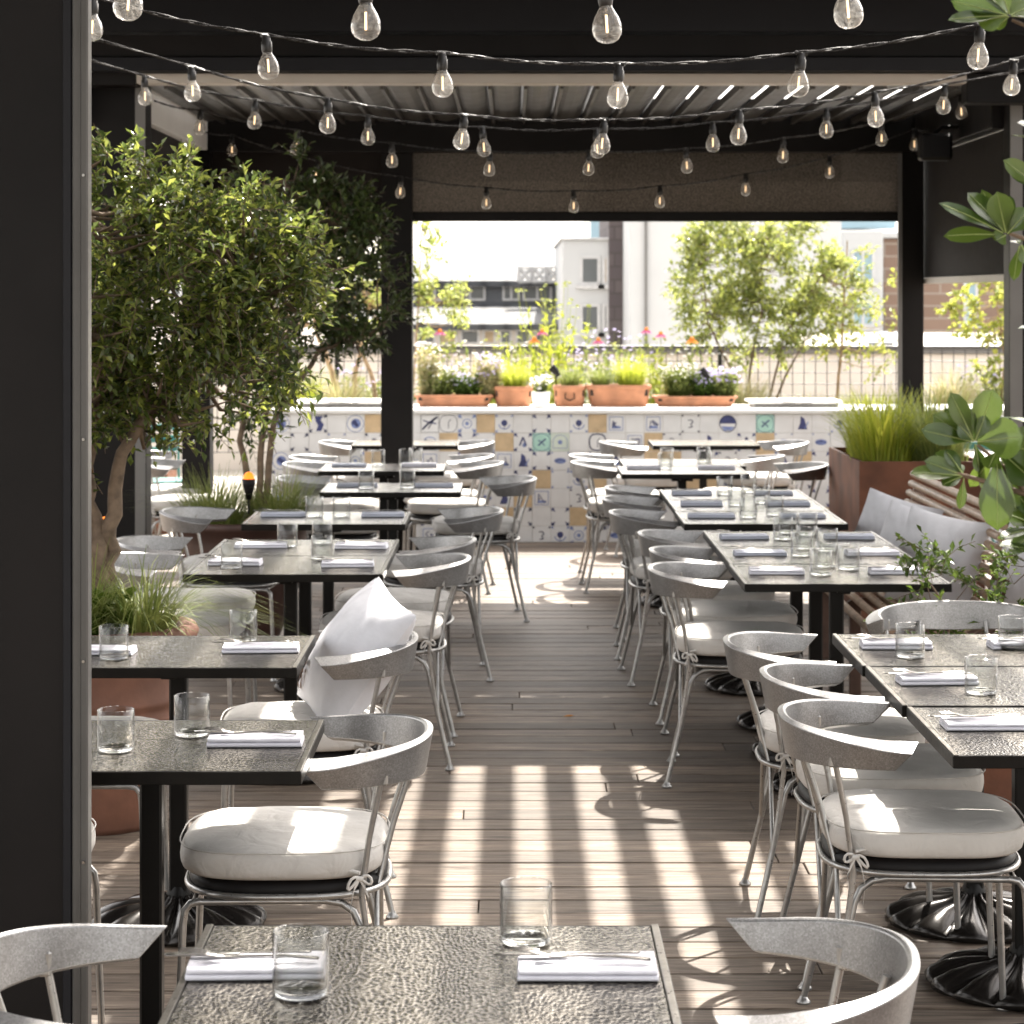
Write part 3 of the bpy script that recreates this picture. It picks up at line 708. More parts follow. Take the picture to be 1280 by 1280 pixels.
for i, (gx, gy, lb) in enumerate(((2.0, 13.0, 'feathery green grass at the near left of the tall rusty planter'), (2.3, 13.0, 'feathery green grass at the near right of the tall rusty planter'), (2.05, 13.5, 'feathery green grass at the back left of the tall rusty planter'), (2.35, 13.55, 'feathery green grass at the back right of the tall rusty planter'))):
    grass('fountain_grass', lb, (gx, gy, .8), 430, .46, .27, M['grass'] if i % 2 else M['grasslime'], .011, 20 + i, .16, 'grasses in the planters', droop=.35)
boxplanter('corten_planter', 'low rusty steel planter behind the near right tables', 1.46, 2.7, 7.72, 8.05, .42, M['corten'], 'planters among the tables')
tree('glossy_shrub', 'small leaved glossy shrub behind the chair at the head of right tables', 'shrub', (1.75, 7.88, .38),
     [[(1.6, 7.88, .38), (1.5, 7.85, .6), (1.35, 7.82, .8)], [(1.75, 7.88, .38), (1.75, 7.86, .7), (1.7, 7.86, .95)], [(1.9, 7.9, .38), (2.0, 7.9, .7), (2.05, 7.9, .95)]],
     [((1.5, 7.85, .72), (.28, .16, .16)), ((1.85, 7.9, .75), (.35, .16, .2)), ((1.6, 7.85, .86), (.1, .1, .1)), ((1.28, 7.8, .67), (.1, .1, .07)), ((1.38, 7.85, .82), (.03, .05, .12))],
     75, .034, .018, M['leafbox'], M['bark'], .008, None, 14, 4, 8, .11, .2)

# pittosporum foreground
def obleaf(b, p, d, up, l, w, mi=0, curl=.15, fold=.18):
    d = d.normalized(); s_ = d.cross(up)
    if s_.length < 1e-4: s_ = d.cross(Vector((0, 1, 0)))
    s_.normalize(); n = s_.cross(d); nu, nv = 12, 4
    def fn(u, v):
        prof = 1.45 * (.10 + .90 * math.sin(min(1, u / .72) * PI / 2) ** 1.9) * math.sqrt(max(0, 1 - u ** 4)) if u < 1 else 0
        wd = w * .5 * max(.03, prof)
        q = (v - .5) * 2
        return p + d * l * (u - .04 * abs(q) * u) + s_ * wd * q + n * (abs(q) * wd * fold - curl * l * u * u)
    b.grid(fn, nu, nv, mi)
    b.tube([fn(0, .5) + n * .0004, fn(.5, .5) + n * .0008, fn(.92, .5) + n * .0006], [.0011, .0007, .0003], 4, 1, cap=False)
SX, SY = 1.02, 3.45
sh = thing('pittosporum', 'shrub with large glossy rounded leaves reaching in from the right foreground', 'shrub', (SX, SY, .42))
fol = MB(); br = MB(); B = Vector((SX, SY, .42)); r_ = random.Random(21)
def pp(px, py, D): return at(px, py, D) - B
def rosette(c, axis, n, l, w, r=r_):
    axis = axis.normalized(); a0 = r.uniform(0, 6)
    u = axis.cross(Vector((0, 0, 1)));  u = u.normalized() if u.length > .1 else Vector((1, 0, 0)); v = axis.cross(u)
    for i in range(n):
        a = a0 + i * 2.4; t_ = .25 + 1.1 * (1 - i / n)
        d = axis * math.cos(t_) + (u * math.cos(a) + v * math.sin(a)) * math.sin(t_)
        obleaf(fol, c + axis * .01 * (i / n), d, axis + rv(r) * .3, l * r.uniform(.7, 1.1), w * r.uniform(.8, 1.1))
stemsP = [[(1330, 760), (1300, 640), (1262, 590), (1222, 556)], [(1345, 500), (1310, 350), (1285, 300), (1262, 292)], [(1345, 400), (1330, 150), (1300, 40), (1265, 25)], [(1350, 760), (1330, 700), (1300, 640), (1285, 610)], [(1320, 690), (1290, 620), (1225, 600), (1190, 590)]]
for spp in stemsP:
    P = [Vector((0, 0, -.02))] + [pp(a, c, 3.42) for a, c in spp]
    fine = []
    for i in range(len(P) - 1):
        for k in range(4): fine.append(P[i].lerp(P[i + 1], k / 4))
    fine.append(P[-1]); br.tube(fine, [.007 * (1 - .7 * i / len(fine)) for i in range(len(fine))], 7)
# explicit leaves (tip px, py) around cluster centres, real leaves 7 to 11 cm long
def cluster(c, tips, D=3.42, w=.038, tilt=None):
    C = pp(*c, D)
    for i, tp in enumerate(tips):
        dz = ((i * 37) % 7 - 3) * .008
        T = pp(tp[0], tp[1], D + dz); d = T - C; l = d.length
        st0 = C + d * .06
        up = Vector((r_.uniform(-.5, .5), -.75 + r_.uniform(-.5, .4), .6 + r_.uniform(-.5, .5)))
        obleaf(fol, st0, d, up, l * .96, (tp[2] if len(tp) > 2 else w), 0, r_.uniform(.02, .14), r_.uniform(.1, .3))
cluster((1218, 553), [(1190, 492, .024), (1243, 487, .036), (1166, 518, .024), (1180, 510, .026), (1153, 537, .026), (1208, 508, .020), (1258, 518, .036), (1278, 545, .046), (1232, 520, .02), (1225, 590, .022), (1235, 612, .018), (1200, 530, .022)])
cluster((1247, 562), [(1245, 662, .040), (1292, 600, .06), (1300, 560, .05), (1212, 610, .018), (1235, 585, .022), (1275, 640, .03)])
cluster((1205, 595), [(1140, 588, .024), (1156, 576, .022), (1182, 562, .022), (1168, 566, .024), (1178, 605, .018), (1200, 637, .014), (1192, 578, .02)])
cluster((1258, 294), [(1178, 250, .02), (1182, 290, .022), (1213, 238, .034), (1228, 236, .02), (1246, 240, .03), (1240, 296, .014), (1262, 243, .016), (1285, 262, .028), (1245, 300, .02), (1276, 258, .022)])
cluster((1275, 305), [(1266, 348, .015), (1290, 330, .03), (1270, 300, .02)])
cluster((1300, 235), [(1258, 200, .022), (1262, 215, .02), (1290, 190, .02)])
cluster((1262, 20), [(1187, 20, .022), (1190, 0, .026), (1208, 6, .034), (1228, -15, .03), (1250, -20, .03), (1245, 36, .014), (1290, 5, .045), (1300, 25, .04), (1222, 26, .03)])
cluster((1300, 660), [(1250, 668, .02), (1262, 690, .02), (1258, 640, .03), (1270, 612, .03), (1310, 690, .03)])
for c_, ax in (((1330, 700), (-.2, -.3, 1)), ((1350, 560), (0, -.3, 1)), ((1352, 420), (0, -.2, 1)), ((1340, 190), (0, -.2, 1)), ((1380, 620), (.3, -.2, 1))):
    rosette(pp(*c_, 3.42), Vector(ax), 12, .1, .036)
br.build('branch', M['bark'], sh); M['midrib'] = mat('leaf_rib', (.3, .36, .12), .5)
fol.build('foliage', [M['leafgloss'], M['midrib']], sh)
pot('clay_pot', 'clay pot just outside the right edge holding the glossy leaved shrub', (SX, SY, 0), [(.001, 0), (.13, 0), (.14, .02), (.18, .4), (.2, .41), (.2, .46), (.175, .46), (.165, .4)], M['terradark'], .168, .42, 'plant pot', 'planters among the tables')
tree('leafy_shrub', 'bright green leafy shrub at the right edge beside the near right tables', 'shrub', (1.95, 7.9, .38),
     [[(2.05, 7.9, .38), (2.0, 7.85, .7), (1.95, 7.8, .95)]], [((1.98, 7.8, .9), (.16, .15, .16)), ((2.1, 7.8, .75), (.2, .1, .2))], 16, .055, .03, M['leafbox'], M['bark'], .008, None, 16, 4, 7, .13, 0)

# ------------------------------------------------------------------ chair
def make_chair():
    t = thing('cafe_chair', 'x', 'chair', group='galvanised dining chairs')
    tr = .0085
    # seat ring: rounded D, front flat (x+)
    def dshape(k, a, bx=.225, by=.225, p=2.8):
        c, s_ = math.cos(a), math.sin(a)
        return Vector((bx * k * math.copysign(abs(c) ** (2 / p), c), by * k * math.copysign(abs(s_) ** (2 / p), s_), 0))
    b = MB(); b.tube([dshape(1.0, 2 * PI * i / 40) + Vector((0, 0, .425)) for i in range(40)], .0075, 8, closed=True)
    b.tube([(-.12, .19, .408), (.2, .19, .408)], .0075, 8); b.tube([(-.12, -.19, .408), (.2, -.19, .408)], .0075, 8)
    b.tube([(.195, -.19, .408), (.195, .19, .408)], .007, 8)
    b.build('seat_frame', M['tubem'], t)
    for sy in (-1, 1):
        b = MB(); P = [(.18, sy * .19, .409), (.203, sy * .191, .405), (.215, sy * .192, .39), (.219, sy * .194, .36), (.232, sy * .2, .012)]
        b.tube(P, tr, 9); b.lathe([(.001, 0), (.017, 0), (.018, .006), (.012, .012), (.0085, .02)], 14, (.232, sy * .2, 0)); b.build('leg', M['tubem'], t)
        b = MB(); P = [(-.09, sy * .19, .409), (-.125, sy * .19, .403), (-.15, sy * .192, .385), (-.165, sy * .195, .355), (-.215, sy * .222, .14), (-.245, sy * .232, .012)]
        b.tube(P, tr, 9); b.lathe([(.001, 0), (.017, 0), (.018, .006), (.012, .012), (.0085, .02)], 14, (-.245, sy * .232, 0)); b.build('leg', M['tubem'], t)
        b = MB(); b.tube([(-.222, sy * .226, .10), (-.19, sy * .21, .26), (-.168, sy * .208, .425), (-.185, sy * .212, .55), (-.215, sy * .222, .695)], .0068, 8)
        b.box(-.226, -.204, sy * .222 - .012, sy * .222 + .012, .665, .705, 0, .004)
        b.build('back_rod', M['tubem'], t)
        b = MB(); b.tube([(-.2, sy * .215, .20), (-.2, sy * .16, .34), (-.2, sy * .12, .425), (-.235, sy * .11, .56), (-.278, sy * .105, .69)], .0068, 8)
        b.build('back_rod', M['tubem'], t)
    # cast band : section swept along a horseshoe
    b = MB(); nA = 48; sec = []
    aw, ad = .262, .238
    for i in range(nA + 1):
        s_ = -1 + 2 * i / nA; e = abs(s_)
        ang = s_ * PI * .5
        # centre line: ellipse back at x=-.31, tips at x=-.05
        cx = -.072 - ad * math.cos(ang) ** .9 if e < 1 else -.072
        cy = aw * math.copysign(abs(math.sin(ang)) ** .85, s_)
        sec.append((cx, cy, s_, e))
    rings_ = []
    for i, (cx, cy, s_, e) in enumerate(sec):
        a_ = sec[max(0, i - 1)]; c_ = sec[min(nA, i + 1)]
        tx, ty = c_[0] - a_[0], c_[1] - a_[1]; l = math.hypot(tx, ty); nx, ny = ty / l, -tx / l   # outward?
        if nx * (cx + .05) + ny * cy < 0: nx, ny = -nx, -ny
        zt = .752 - .022 * e ** 2; hgt = .092 - .032 * e ** 1.6
        tp = .013 + .034 * e ** 2.2                     # width of the sloping top facet
        drop = .004 + .016 * e ** 2
        tipx = 0.0
        O = [(0, zt), (tp, zt - drop), (tp - .016, zt - hgt), (tp - .024, zt - hgt - .001), (-.004 - .010, zt - hgt + .012 * e), (-.006, zt - .004)]
        if e > .995: O = [(p_[0] * .9, p_[1]) for p_ in O]
        rr = []
        for j, (o_, z_) in enumerate(O):
            ex = 0
            if e > .93:   # diagonal cut at the tips: top runs further forward than the bottom
                ex = (e - .93) / .07 * (.055 * (z_ - (zt - hgt)) / hgt - .012)
            rr.append((cx + nx * o_ + ex, cy + ny * o_, z_))
        rings_.append(rr)
    m_ = len(rings_[0]); vs = [p_ for rr in rings_ for p_ in rr]; fs = []
    for i in range(nA):
        for j in range(m_):
            k = (j + 1) % m_; fs.append((i * m_ + j, (i + 1) * m_ + j, (i + 1) * m_ + k, i * m_ + k))
    fs += [tuple(range(m_)), tuple(reversed(range(nA * m_, nA * m_ + m_)))]
    b.add(vs, fs, 0, False)
    o = b.build('backrest', M['galv'], t)
    md = o.modifiers.new('b', 'BEVEL'); md.width = .0025; md.segments = 2; md.limit_method = 'ANGLE'; md.angle_limit = math.radians(22)
    for p_ in o.data.polygons: p_.use_smooth = len(p_.vertices) == 4
    try: o.data.set_sharp_from_angle(angle=math.radians(30))
    except Exception: pass
    # black seat shell
    b = MB(); n = 40
    def shell(u, v):
        a = 2 * PI * u; q = dshape([.02, .9, .97, .985, .9, .02][min(5, int(round(v * 5)))], a); q.z = [.412, .412, .42, .445, .460, .460][min(5, int(round(v * 5)))]; return q
    b.grid(shell, n, 5, cu=True); b.build('seat_shell', M['black'], t)
    # cushion
    b = MB(); prof = [(.002, 0), (.8, -.001), (.95, .002), (.99, .010), (1.005, .022), (1.01, .034), (1.008, .045), (.998, .055), (.97, .063), (.91, .069), (.72, .075), (.4, .078), (.002, .079)]
    def cu(u, v):
        j = min(len(prof) - 1, int(round(v * (len(prof) - 1)))); k, z = prof[j]; a = 2 * PI * u
        q = dshape(k * 1.03, a, .222, .226, 3.3)
        wob = mnoise.noise(Vector((q.x * 7, q.y * 7, z * 20))) * .006 + mnoise.noise(Vector((q.x * 22, q.y * 22, z * 30))) * .002
        q = q * (1 + 2.2 * wob * (k > .5)); q.z = .459 + z + wob * (z > .03); q.x += .008; return q
    b.grid(cu, 56, len(prof) - 1, cu=True)
    b.tube([dshape(1.04, 2 * PI * i / 48, .222, .226, 3.3) + Vector((.008, 0, .521)) for i in range(48)], .0018, 5, closed=True)
    cush = b.build('cushion', M['cushion'], t)
    for sy in (-1, 1):
        b = MB(); c0 = Vector((-.165, sy * .219, .463)); rt = random.Random(5 + sy)
        def ribbon(P, w_=.008):
            P = [Vector(p_) for p_ in P]; vs = []
            for p_ in P: vs += [p_ + Vector((0, sy * .0015, w_)), p_ - Vector((0, -sy * .0015, w_))]
            b.add(vs, [(2 * i, 2 * i + 1, 2 * i + 3, 2 * i + 2) for i in range(len(P) - 1)], 0, True)
        for dx in (-1, 1):
            lp = [c0 + Vector((dx * .026 * math.sin(a), sy * (.006 + .012 * math.sin(a) * (1 if dx > 0 else .3)), .009 * math.sin(2 * a) - .012 * math.sin(a) ** 2 * (1.6 if dx > 0 else .5) + .002)) for a in [PI * k / 8 for k in range(9)]]
            b.tube(lp, .0034, 5)
            ribbon([c0 + Vector((dx * .0, sy * .006, 0)), c0 + Vector((dx * .012, sy * .012, -.02)), c0 + Vector((dx * .02, sy * .012, -.05 - .01 * dx)), c0 + Vector((dx * .016, sy * .008, -.085 - .02 * dx))], .0045)
        b.tube([c0 + Vector((-.008, sy * .007, .0)), c0 + Vector((.008, sy * .007, .002))], .006, 6)
        b.tube([c0 + Vector((0, 0, .012)), c0 + Vector((.03, -sy * .01, .016))], .0045, 5)
        b.build('tie', M['cushion'], cush)
    return t
chair0 = make_chair(); used = [0]
def chair(bx, cy, face, label, jit=0.0):
    """bx: x of the back of the chair; face +1 looks to +x, -1 to -x, 'down' looks to the camera"""
    if face == 'down': loc = (bx, cy, 0); rz = -PI / 2
    else: loc = (bx + .31 * face, cy, 0); rz = 0 if face > 0 else PI
    rz += jit
    if used[0] == 0:
        used[0] = 1; chair0.location = loc; chair0.rotation_euler = (0, 0, rz); chair0['label'] = label; return chair0
    return dup(chair0, loc, rz, label)
W = 'galvanised chair '
chair(.59, 3.57, -1, W + 'at the right end of the foreground table', -.12)
chair(-.81, 3.52, 1, W + 'at the left end of the foreground table', .05)
chair(-.19, 5.40, -1, W + 'nearest on the aisle side of the left row', .03)
chair(-.28, 6.86, -1, W + 'holding the big white pillow in the left row', .06)
chair(-.165, 8.95, -1, W + 'on aisle behind the pillow chair, third in the left row', .02)
chair(-.155, 9.62, -1, W + 'on aisle of the left row, fourth from the front', -.04)
chair(-.05, 10.95, -1, W + 'on aisle of the left row, fifth from the front', .08)
chair(.12, 12.9, -1, W + 'pulled furthest into the aisle from the left row', .10)
chair(-.06, 14.1, -1, W + 'on aisle of left row in front of the middle post', -.05)
chair(-.12, 14.75, -1, W + 'on aisle of left row just behind the middle post table', .0)
chair(-.13, 16.15, -1, W + 'on aisle side of the left table touching the counter', .1)
chair(-1.49, 5.35, 1, W + 'mostly hidden behind the black panel at nearest left table')
chair(-1.52, 6.62, 1, W + 'on wall side of the second left table by the clay pot')
chair(-1.55, 8.95, 1, W + 'behind the clay pot sedge, nearer of two there', -.05)
chair(-1.58, 9.62, 1, W + 'behind the clay pot sedge, farther of two there', .05)
chair(-1.59, 10.95, 1, W + 'in front of the brown pot on the left', -.08)
chair(-1.26, 12.95, 1, W + 'right behind the brown pot grasses', .05)
chair(-1.33, 14.05, 1, W + 'on left side of sunlit table before the middle post', -.04)
chair(-1.35, 14.65, 1, W + 'on left side of table at the middle post, farther one', .04)
chair(-1.29, 16.15, 1, W + 'on left side of the table against the counter', .0)
chair(.635, 5.60, 1, W + 'nearest on the aisle side of the right row', -.04)
chair(.655, 6.20, 1, W + 'second from the front in the right row', .03)
chair(.61, 6.78, 1, W + 'third from the front in the right row', -.03)
chair(.50, 8.62, 1, W + 'nearest of the second trio in the right row', -.10)
chair(.54, 9.22, 1, W + 'middle of the second trio in the right row', .02)
chair(.53, 9.88, 1, W + 'farthest of the second trio in the right row', .0)
chair(.45, 10.85, 1, W + 'nearest of the third trio in the right row', .05)
chair(.445, 11.6, 1, W + 'middle of the third trio in the right row', -.03)
chair(.485, 12.25, 1, W + 'farthest of the third trio in the right row', .04)
chair(.357, 14.15, 1, W + 'sunlit on the aisle at right, at the fourth group', .03)
chair(.36, 14.75, 1, W + 'sunlit just behind the fourth group on the right aisle', .0)
chair(.595, 16.1, 1, W + 'on aisle side of the right table touching the counter', .1)
chair(1.83, 14.0, -1, W + 'sunlit beside the tall rusty planter', .0)
chair(1.66, 14.75, -1, W + 'sunlit behind the rusty planter chair', -.35)
chair(1.98, 16.15, -1, W + 'farthest right, against the tiled counter', .1)
chair(1.40, 7.35, 'down', W + 'at the head of the near right tables facing the camera')
chair(-2.26, 14.3, 1, W + 'outside the pergola at left, nearer of two')
chair(-2.42, 15.1, 1, W + 'outside the pergola at left, farther of two')

# ------------------------------------------------------------------ tables
def make_table(w=.70, dp=.60):
    t = thing('bistro_table', 'x', 'table', group='hammered metal bistro tables')
    hw, hd = w / 2, dp / 2
    part(t, 'tabletop', M['hammer'], lambda b: b.box(-hw + .014, hw - .014, -hd + .008, hd - .008, .735, .7505, 0, .001))
    def fr(b):
        b.box(-hw, hw, -hd, -hd + .0075, .723, .750, 0, .0015); b.box(-hw, hw, hd - .0075, hd, .723, .750, 0, .0015)
        b.box(-hw, -hw + .0135, -hd + .0076, hd - .0076, .723, .7495, 0, .001); b.box(hw - .0135, hw, -hd + .0076, hd - .0076, .723, .7495, 0, .001)
        b.box(-hw + .02, hw - .02, -hd + .02, hd - .02, .722, .7345)
    part(t, 'edge_frame', M['edge'], fr)
    for sx in (-1, 1):
        xa, xb = sorted((sx * (hw - .0015), sx * (hw - .0125))); part(t, 'edge_strip', M['stripm'], lambda b: b.box(xa, xb, -hd + .002, hd - .002, .7502, .7522, 0, .0006))
    part(t, 'column', M['column'], lambda b: (b.box(-.024, .024, -.024, .024, .07, .70, 0, .005), b.lathe([(.024, .04), (.036, .05), (.034, .09), (.026, .11)], 16)))
    def sp(b):
        b.box(-.06, .06, -.05, .05, .692, .7015, 0, .002)
        b.box(-.2, .2, -.022, .022, .702, .7195, 0, .003); b.box(-.022, .022, -.2, .2, .704, .7193, 0, .003)
    part(t, 'bracket', M['column'], sp)
    def flute(a, r, z):
        k = min(1, r / .2); f = abs(math.sin(a * 6)) ** .8
        return (r * (1 - .045 * k * (1 - f)), z * (1 + .9 * k * (f - .35)) if z > .012 else z)
    part(t, 'base', M['iron'], lambda b: b.lathe([(.002, .082), (.04, .08), (.055, .066), (.09, .055), (.14, .046), (.19, .034), (.23, .022), (.243, .013), (.24, .006), (.225, .001)], 120, fn=flute))
    return t
tab0 = make_table(); tused = [0]
def table(x0, y0, label, sx=None):
    loc = (x0 + .35, y0 + .30, 0)
    if not tused[0]: tused[0] = 1; tab0.location = loc; tab0['label'] = label; t = tab0
    else: t = dup(tab0, loc, 0, label)
    return loc
# place settings
def make_glass():
    t = thing('tumbler', 'x', 'glass', group='water tumblers on the tables')
    part(t, 'wall', M['glass'], lambda b: b.lathe([(.038, .001), (.0395, .004), (.0395, .0885), (.0388, .0895), (.0378, .0885), (.0372, .013), (.03, .0115), (.002, .011)], 40))
    part(t, 'base', M['solidglass'], lambda b: b.lathe([(.002, .0008), (.033, .0006), (.0365, .002), (.0368, .009), (.034, .0105), (.02, .0092), (.002, .0088)], 32))
    return t
g0 = make_glass(); g0n = [0]
def glass(x, y, label):
    if not g0n[0]: g0n[0] = 1; g0.location = (x, y, .7512); g0['label'] = label; return
    dup(g0, (x, y, .7512), R.uniform(0, 6), label)
def folded(b, l, w, h, seed):
    r = random.Random(seed); hl, hw = l / 2, w / 2
    for k in range(2):   # two rounded folds
        z0 = h * k / 2 + .0002; z1 = h * (k + 1) / 2 - .0004; o = (.002 * k, -.0015 * k)
        def fn(u, v):
            a = -PI / 2 + PI * v  # round front edge
            return None
        n = 12; vs = []; 
        for i in range(n + 1):
            x = -hl + l * i / n + o[0] * (1 if i < n / 2 else -1); dz = .0012 * mnoise.noise(Vector((i * .5, k, seed)))
            rr = (z1 - z0) / 2; zc = (z0 + z1) / 2 + dz * (k > 0)
            sec = [(-hw + rr + rr * math.cos(a), zc + rr * math.sin(a)) for a in [PI * 1.5 - PI * q / 5 for q in range(6)]] + [(hw - o[1], zc + rr), (hw - o[1], zc - rr)]
            vs += [(x, y_, z_) for y_, z_ in sec]
        m_ = 8; fs = []
        for i in range(n):
            for j in range(m_): fs.append((i * m_ + j, i * m_ + (j + 1) % m_, (i + 1) * m_ + (j + 1) % m_, (i + 1) * m_ + j))
        fs += [tuple(range(m_)), tuple(reversed(range(n * m_, n * m_ + m_)))]
        b.add(vs, fs, 0, False)
def make_napkin(m):
    b = MB(); folded(b, .20, .088, .020, 3); return b.build('folded_napkin', m)
n0 = tag(make_napkin(M['napkin']), 'x', 'napkin', 'folded napkins on the tables'); nn = [0]
nb = MB(); folded(nb, .20, .088, .018, 5)
n1 = tag(nb.build('folded_napkin', M['napkinblue']), 'x', 'napkin', 'folded napkins on the tables'); nn1 = [0]
def napkin(x, y, label, blue=False, rz=0):
    src, c = (n1, nn1) if blue else (n0, nn)
    if not c[0]: c[0] = 1; o = src
    else: o = src.copy(); COL.objects.link(o)
    o.location = (x, y, .7515); o.rotation_euler = (0, 0, rz); o['label'] = label; o.scale = (R.uniform(.93, 1.04), R.uniform(.94, 1.12), R.uniform(.85, 1.05))
def flatshape(b, outline, zf, th):
    """outline: [(x, halfwidth)] -> ribbon along x with thickness"""
    vs = []
    for x_, h_ in outline:
        z = zf(x_); vs += [(x_, -h_, z), (x_, h_, z), (x_, h_ * .8, z + th), (x_, -h_ * .8, z + th)]
    n = len(outline); fs = []
    for i in range(n - 1):
        for j in range(4): fs.append((i * 4 + j, i * 4 + (j + 1) % 4, (i + 1) * 4 + (j + 1) % 4, (i + 1) * 4 + j))
    fs += [(0, 1, 2, 3), (n * 4 - 1, n * 4 - 2, n * 4 - 3, n * 4 - 4)]
    b.add(vs, fs, 0, True)
def make_knife():
    b = MB()
    flatshape(b, [(-.105, .001), (-.1, .007), (-.09, .0085), (-.04, .0095), (0, .0085), (.005, .005), (.03, .0045), (.09, .006), (.103, .0062), (.106, .003)], lambda x: .0005 + .0008 * (x > 0), .0022)
    return tag(b.build('table_knife', M['steel']), 'x', 'knife', 'knives on the napkins')
def make_fork():
    b = MB(); zf = lambda x: .0012 + .014 * max(0, (-x - .03) / .07) ** 1.0 * (1 if x > -.085 else .75) + .004 * math.sin(max(0, min(1, (x + .03) / .13)) * PI)
    flatshape(b, [(-.062, .0125), (-.056, .0122), (-.045, .008), (-.035, .004), (0, .003), (.05, .0042), (.095, .006), (.1, .004)], zf, .0022)
    for k in range(4):
        yy = (k - 1.5) * .0068
        b.tube([(-.1, yy, zf(-.1) + .001), (-.08, yy, zf(-.08) + .0008), (-.06, yy, zf(-.06) + .001)], [.0007, .0014, .0017], 5)
    return tag(b.build('table_fork', M['steel']), 'x', 'fork', 'forks on the napkins')
kn0 = make_knife(); fk0 = make_fork(); kc = [0, 0]
def cut(x, y, where, rz=0, dz=.0225, flip=False):
    for i, (src, dy, nm, a) in enumerate(((kn0, .014, 'steel table knife ', .04), (fk0, -.012, 'steel table fork ', -.05))):
        if not kc[i]: kc[i] = 1; o = src
        else: o = src.copy(); COL.objects.link(o)
        o.location = (x - .03 + .02 * i, y + dy, .7515 + dz); o.rotation_euler = (0, 0, rz + a + R.uniform(-.04, .04)); o['label'] = nm + where

def setting(x, y, where, blue=False, cutlery=True, rz=None):
    a = R.uniform(-.06, .06) if rz is None else rz
    napkin(x, y, ('blue grey folded napkin ' if blue else 'white folded napkin ') + where, blue, a)
    if cutlery: cut(x, y, where, a)
# foreground
table(-.473, 3.105, 'hammered bronze bistro table cut off by the bottom edge, in the foreground')
setting(-.365, 3.44, 'at the left of the foreground table')
setting(.108, 3.44, 'at the right of the foreground table')
glass(-.293, 3.33, 'clear tumbler in front of the left napkin on the foreground table')
glass(.021, 3.60, 'clear tumbler behind the right napkin on the foreground table')
tl_ = 'hammered bronze bistro table, '
table(-1.13, 4.90, tl_ + 'nearest of the left row behind the panel')
setting(-.555, 5.20, 'on nearest table of the left row', rz=.02)
glass(-.707, 5.30, 'clear tumbler left of the napkin on nearest left row table'); glass(-.845, 5.12, 'clear tumbler beside the black panel on nearest left row table')
table(-1.262, 6.27, tl_ + 'second of the left row in front of the clay pot')
setting(-.686, 6.56, 'at the aisle end of the second left row table'); setting(-1.12, 6.52, 'beside the panel on the second left row table')
glass(-.755, 6.74, 'clear tumbler behind the aisle end napkin of the second left row table'); glass(-1.065, 6.42, 'clear tumbler beside the black panel on the second left row table')
table(-1.15, 8.38, tl_ + 'nearer of the joined pair behind the pillow chair')
table(-1.15, 8.985, tl_ + 'farther of the joined pair behind the pillow chair')
P1, P2 = 'nearer table of the joined left pair', 'farther table of the joined left pair'
setting(-.59, 8.62, 'at the aisle end of the ' + P1); setting(-1.0, 8.68, 'at the wall end of the ' + P1)
setting(-.58, 9.25, 'at the aisle end of the ' + P2); setting(-.97, 9.28, 'at the wall end of the ' + P2)
glass(-1.0, 8.56, 'clear tumbler at the wall end of the ' + P1); glass(-.70, 8.84, 'clear tumbler in the middle of the ' + P1)
glass(-.745, 9.42, 'clear tumbler at the back middle of the ' + P2); glass(-.87, 9.3, 'clear tumbler left of middle on the ' + P2)
table(-1.155, 10.23, tl_ + 'beside the brown pot in the left row')
w_ = 'of left row table beside the brown pot'
setting(-1.01, 10.6, 'at the wall end ' + w_, True); setting(-.57, 10.6, 'at aisle end ' + w_, True)
glass(-.87, 10.56, 'clear tumbler, left of two in the middle ' + w_); glass(-.75, 10.56, 'clear tumbler, right of two in the middle ' + w_)
table(-.955, 11.9, tl_ + 'aisle side of the slender dark tree')
w_ = 'of table by the slender dark tree'
setting(-.79, 12.25, 'at the left end ' + w_, True); setting(-.40, 12.25, 'at the right end ' + w_, True)
glass(-.735, 12.1, 'clear tumbler, left of two ' + w_); glass(-.53, 12.15, 'clear tumbler, right of two ' + w_)
table(-1.08, 13.35, tl_ + 'sunlit, nearer of two in front of the middle post')
w_ = 'of sunlit table before the middle post'
setting(-.93, 13.7, 'at the left end ' + w_, True, False); setting(-.53, 13.7, 'at the right end ' + w_, False, False)
glass(-.90, 13.85, 'clear tumbler at the left ' + w_); glass(-.77, 13.8, 'clear tumbler left of middle ' + w_); glass(-.61, 13.8, 'clear tumbler right of middle ' + w_); glass(-.56, 13.95, 'clear tumbler at the right back ' + w_)
table(-1.05, 15.65, tl_ + 'left one against the tiled counter, crossed by the middle post')
